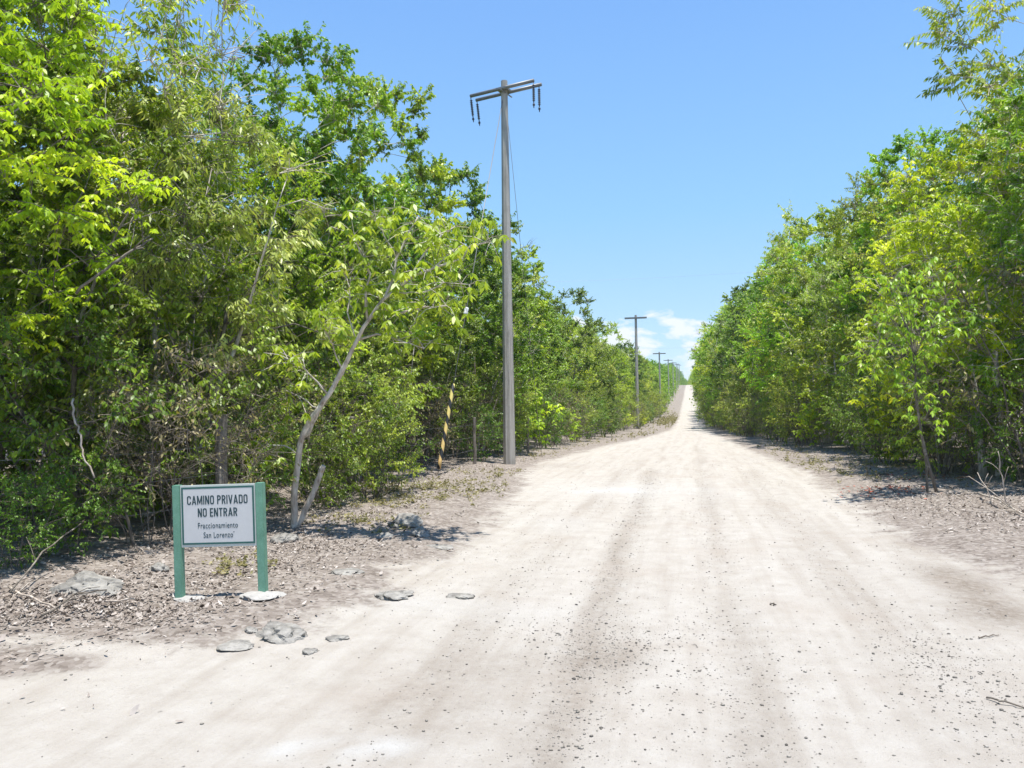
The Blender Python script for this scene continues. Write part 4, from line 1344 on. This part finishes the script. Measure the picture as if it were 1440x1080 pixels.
branch('bare_branch', [at_depth(105, 412, 7.9), at_depth(150, 378, 7.9), at_depth(185, 352, 8.0), at_depth(215, 335, 8.2)], .016, .010, MAT['bark'], 'thick bare branch slanting up through the left trees above the fence', 3, 14)

# pebbly specks of red leaves on the right verge
def red_leaves():
    rg = np.random.default_rng(91)
    p = gpt(1238, 690); q = gpt(1300, 672)
    n = 260
    x = np.concatenate([rg.normal(p.x, .35, n // 2), rg.normal(q.x, .4, n // 2)]); y = np.concatenate([rg.normal(p.y, .5, n // 2), rg.normal(q.y, .7, n // 2)])
    P = np.stack([x, y, gz(x, y) + .012], 1)
    a = rg.uniform(0, 6.28, n)
    D = np.stack([np.cos(a), np.sin(a), rg.normal(.15, .2, n)], 1)
    m = attr_mat('red_leaf', [(0, (.22, .05, .03)), (1, (.50, .17, .11))])
    Ln = rg.uniform(.05, .10, n)
    me = leaf_mesh('fallen_red_leaves', P, D, Ln, Ln * .5, .3, m, rg.random(n), rg, .8)
    tag(link('fallen_red_leaves', me), 'patch of reddish fallen leaves on the right verge by the thin sapling', 'fallen leaves', kind='stuff')
red_leaves()

# ------------------------------------------------------------------ labels of the forest rows
ORD = ['nearest', 'second nearest', 'third nearest', 'fourth nearest', 'fifth nearest', 'sixth nearest']
def zone(y):
    for lim, t in ((10, 'by the sign'), (14.5, 'by the leaning tree'), (22, 'by the nearest pole'), (45, 'midway to the second pole'),
                   (69, 'just before the second pole'), (95, 'just beyond the second pole'), (170, 'near the third pole')):
        if y < lim: return t
def zone_r(y):
    for lim, t in ((20, 'by the dark-stemmed sapling'), (30, 'around the bushy gap'), (46, 'where the road narrows'), (69, 'level with the second pole'),
                   (95, 'just beyond the second pole'), (170, 'near the third pole')):
        if y < lim: return t
from collections import defaultdict
groups = defaultdict(list)
for o, key, x, y, row in PLANTED:
    if 'label' in o: o['group'] = 'forest trees along the road'; continue
    side = 'left' if x < 0 else 'right'
    if row in (1, 2): groups[('back', side, 'far' if y > 45 else 'near')].append((y, o, key))
    else: groups[(SPEC[key]['desc'], side, (zone if x < 0 else zone_r)(y))].append((y, o, key))
for g, lst in groups.items():
    lst.sort(key=lambda t: t[0])
    if g[0] == 'back':
        for y, o, key in lst:
            o['label'] = f"green tree crowded behind the front row on the {g[1]}, " + ('in the distance' if g[2] == 'far' else 'close to the camera')
            o['group'] = f'{g[1]} back row trees, {g[2]}'
    else:
        for i, (y, o, key) in enumerate(lst):
            pre = '' if len(lst) == 1 else (ORD[i] + ' ' if i < 6 else 'further ')
            o['label'] = f"{pre}{g[0]} on the {g[1]} {g[2]}"
            o['group'] = ('roadside shrubs' if SPEC[key]['cat'] == 'shrub' else 'forest trees along the road')
    
# ------------------------------------------------------------------ haze
hm, hn = newmat('haze')
pv = N(hn, 'ShaderNodeVolumePrincipled', inp={'Density': .0003, 'Anisotropy': .2})
pv.inputs['Color'].default_value = (.86, .93, 1, 1)
L(hn, pv.outputs[0], N(hn, 'ShaderNodeOutputMaterial').inputs['Volume'])
mb = MB(); mb.box((0, 300, 10), (2400, 3000, 24.5))
tag(mb.build('haze', hm), kind='stuff', label='faint blue haze over the far end of the road', cat='haze')

# ------------------------------------------------------------------ sky and sun
SUN_EL, SUN_AZ = R(80), Vector((.72, -.69, 0)).normalized()      # azimuth: towards the sun, from the right and slightly behind
w = bpy.data.worlds.new('World'); sc.world = w; w.use_nodes = True
nt = w.node_tree; nt.nodes.clear()
sky = N(nt, 'ShaderNodeTexSky', sky_type='NISHITA', sun_disc=False, sun_elevation=SUN_EL, sun_rotation=math.atan2(SUN_AZ.x, SUN_AZ.y),
        air_density=1.0, dust_density=.0, ozone_density=.9, altitude=0)
tc = N(nt, 'ShaderNodeTexCoord').outputs['Generated']
sx = N(nt, 'ShaderNodeSeparateXYZ'); L(nt, tc, sx.inputs[0])
n1 = N(nt, 'ShaderNodeTexNoise', inp={'Scale': 15.0, 'Detail': 9.0, 'Roughness': .55, 'Distortion': .25})
L(nt, mapping(nt, tc, (1, 1, 2.3)), n1.inputs['Vector'])
band = ramp(nt, sx.outputs[2], [(0.0, (.75, .75, .75)), (.045, (1, 1, 1)), (.105, (.85, .85, .85)), (.155, (0, 0, 0))])
cm = maths(nt, 'ADD', n1.outputs['Fac'], maths(nt, 'MULTIPLY', maths(nt, 'SUBTRACT', band, 1.0), .5))
cm = ramp(nt, cm, [(.405, (0, 0, 0)), (.49, (1, 1, 1))])
clear = N(nt, 'ShaderNodeValToRGB')
K = 4.0                                                   # ramp colours are stored below 1 and scaled back up
stops = [(0.0, (2.7, 3.55, 4.3)), (.06, (2.25, 3.3, 4.35)), (.12, (1.85, 3.05, 4.4)), (.24, (1.36, 2.78, 4.45)), (.46, (.98, 2.15, 4.4)), (1.0, (.55, 1.4, 3.6))]
el = clear.color_ramp.elements
while len(el) < len(stops): el.new(.5)
for q, (p_, c_) in zip(el, stops):
    q.position = p_; q.color = (c_[0] / K, c_[1] / K, c_[2] / K, 1)
L(nt, sx.outputs[2], clear.inputs[0])
cs = N(nt, 'ShaderNodeVectorMath', operation='SCALE'); cs.inputs['Scale'].default_value = K
L(nt, clear.outputs[0], cs.inputs[0])
base_sky = mixc(nt, .82, sky.outputs[0], cs.outputs[0])
sc_ = mixc(nt, maths(nt, 'MULTIPLY', cm, .9), base_sky, (4.3, 4.5, 4.7))
bg = N(nt, 'ShaderNodeBackground'); bg.inputs['Strength'].default_value = .115
L(nt, sc_, bg.inputs[0])
wo = N(nt, 'ShaderNodeOutputWorld'); L(nt, bg.outputs[0], wo.inputs[0])

sl = bpy.data.lights.new('sun', 'SUN'); sl.energy = 3.9; sl.angle = R(.53); sl.color = (1, .96, .89)
so = bpy.data.objects.new('sun', sl); COL.objects.link(so)
sd = Vector((SUN_AZ.x * math.cos(SUN_EL), SUN_AZ.y * math.cos(SUN_EL), math.sin(SUN_EL)))
so.rotation_euler = (-sd).to_track_quat('-Z', 'Y').to_euler()
so.location = (0, 0, 60)

sc.view_settings.view_transform = 'Standard'; sc.view_settings.look = 'None'
sc.view_settings.gamma = 1; sc.view_settings.exposure = 1.0
sc.cycles.max_bounces = 8; sc.cycles.diffuse_bounces = 4; sc.cycles.transmission_bounces = 6; sc.cycles.glossy_bounces = 2
sc.cycles.sample_clamp_indirect = 6
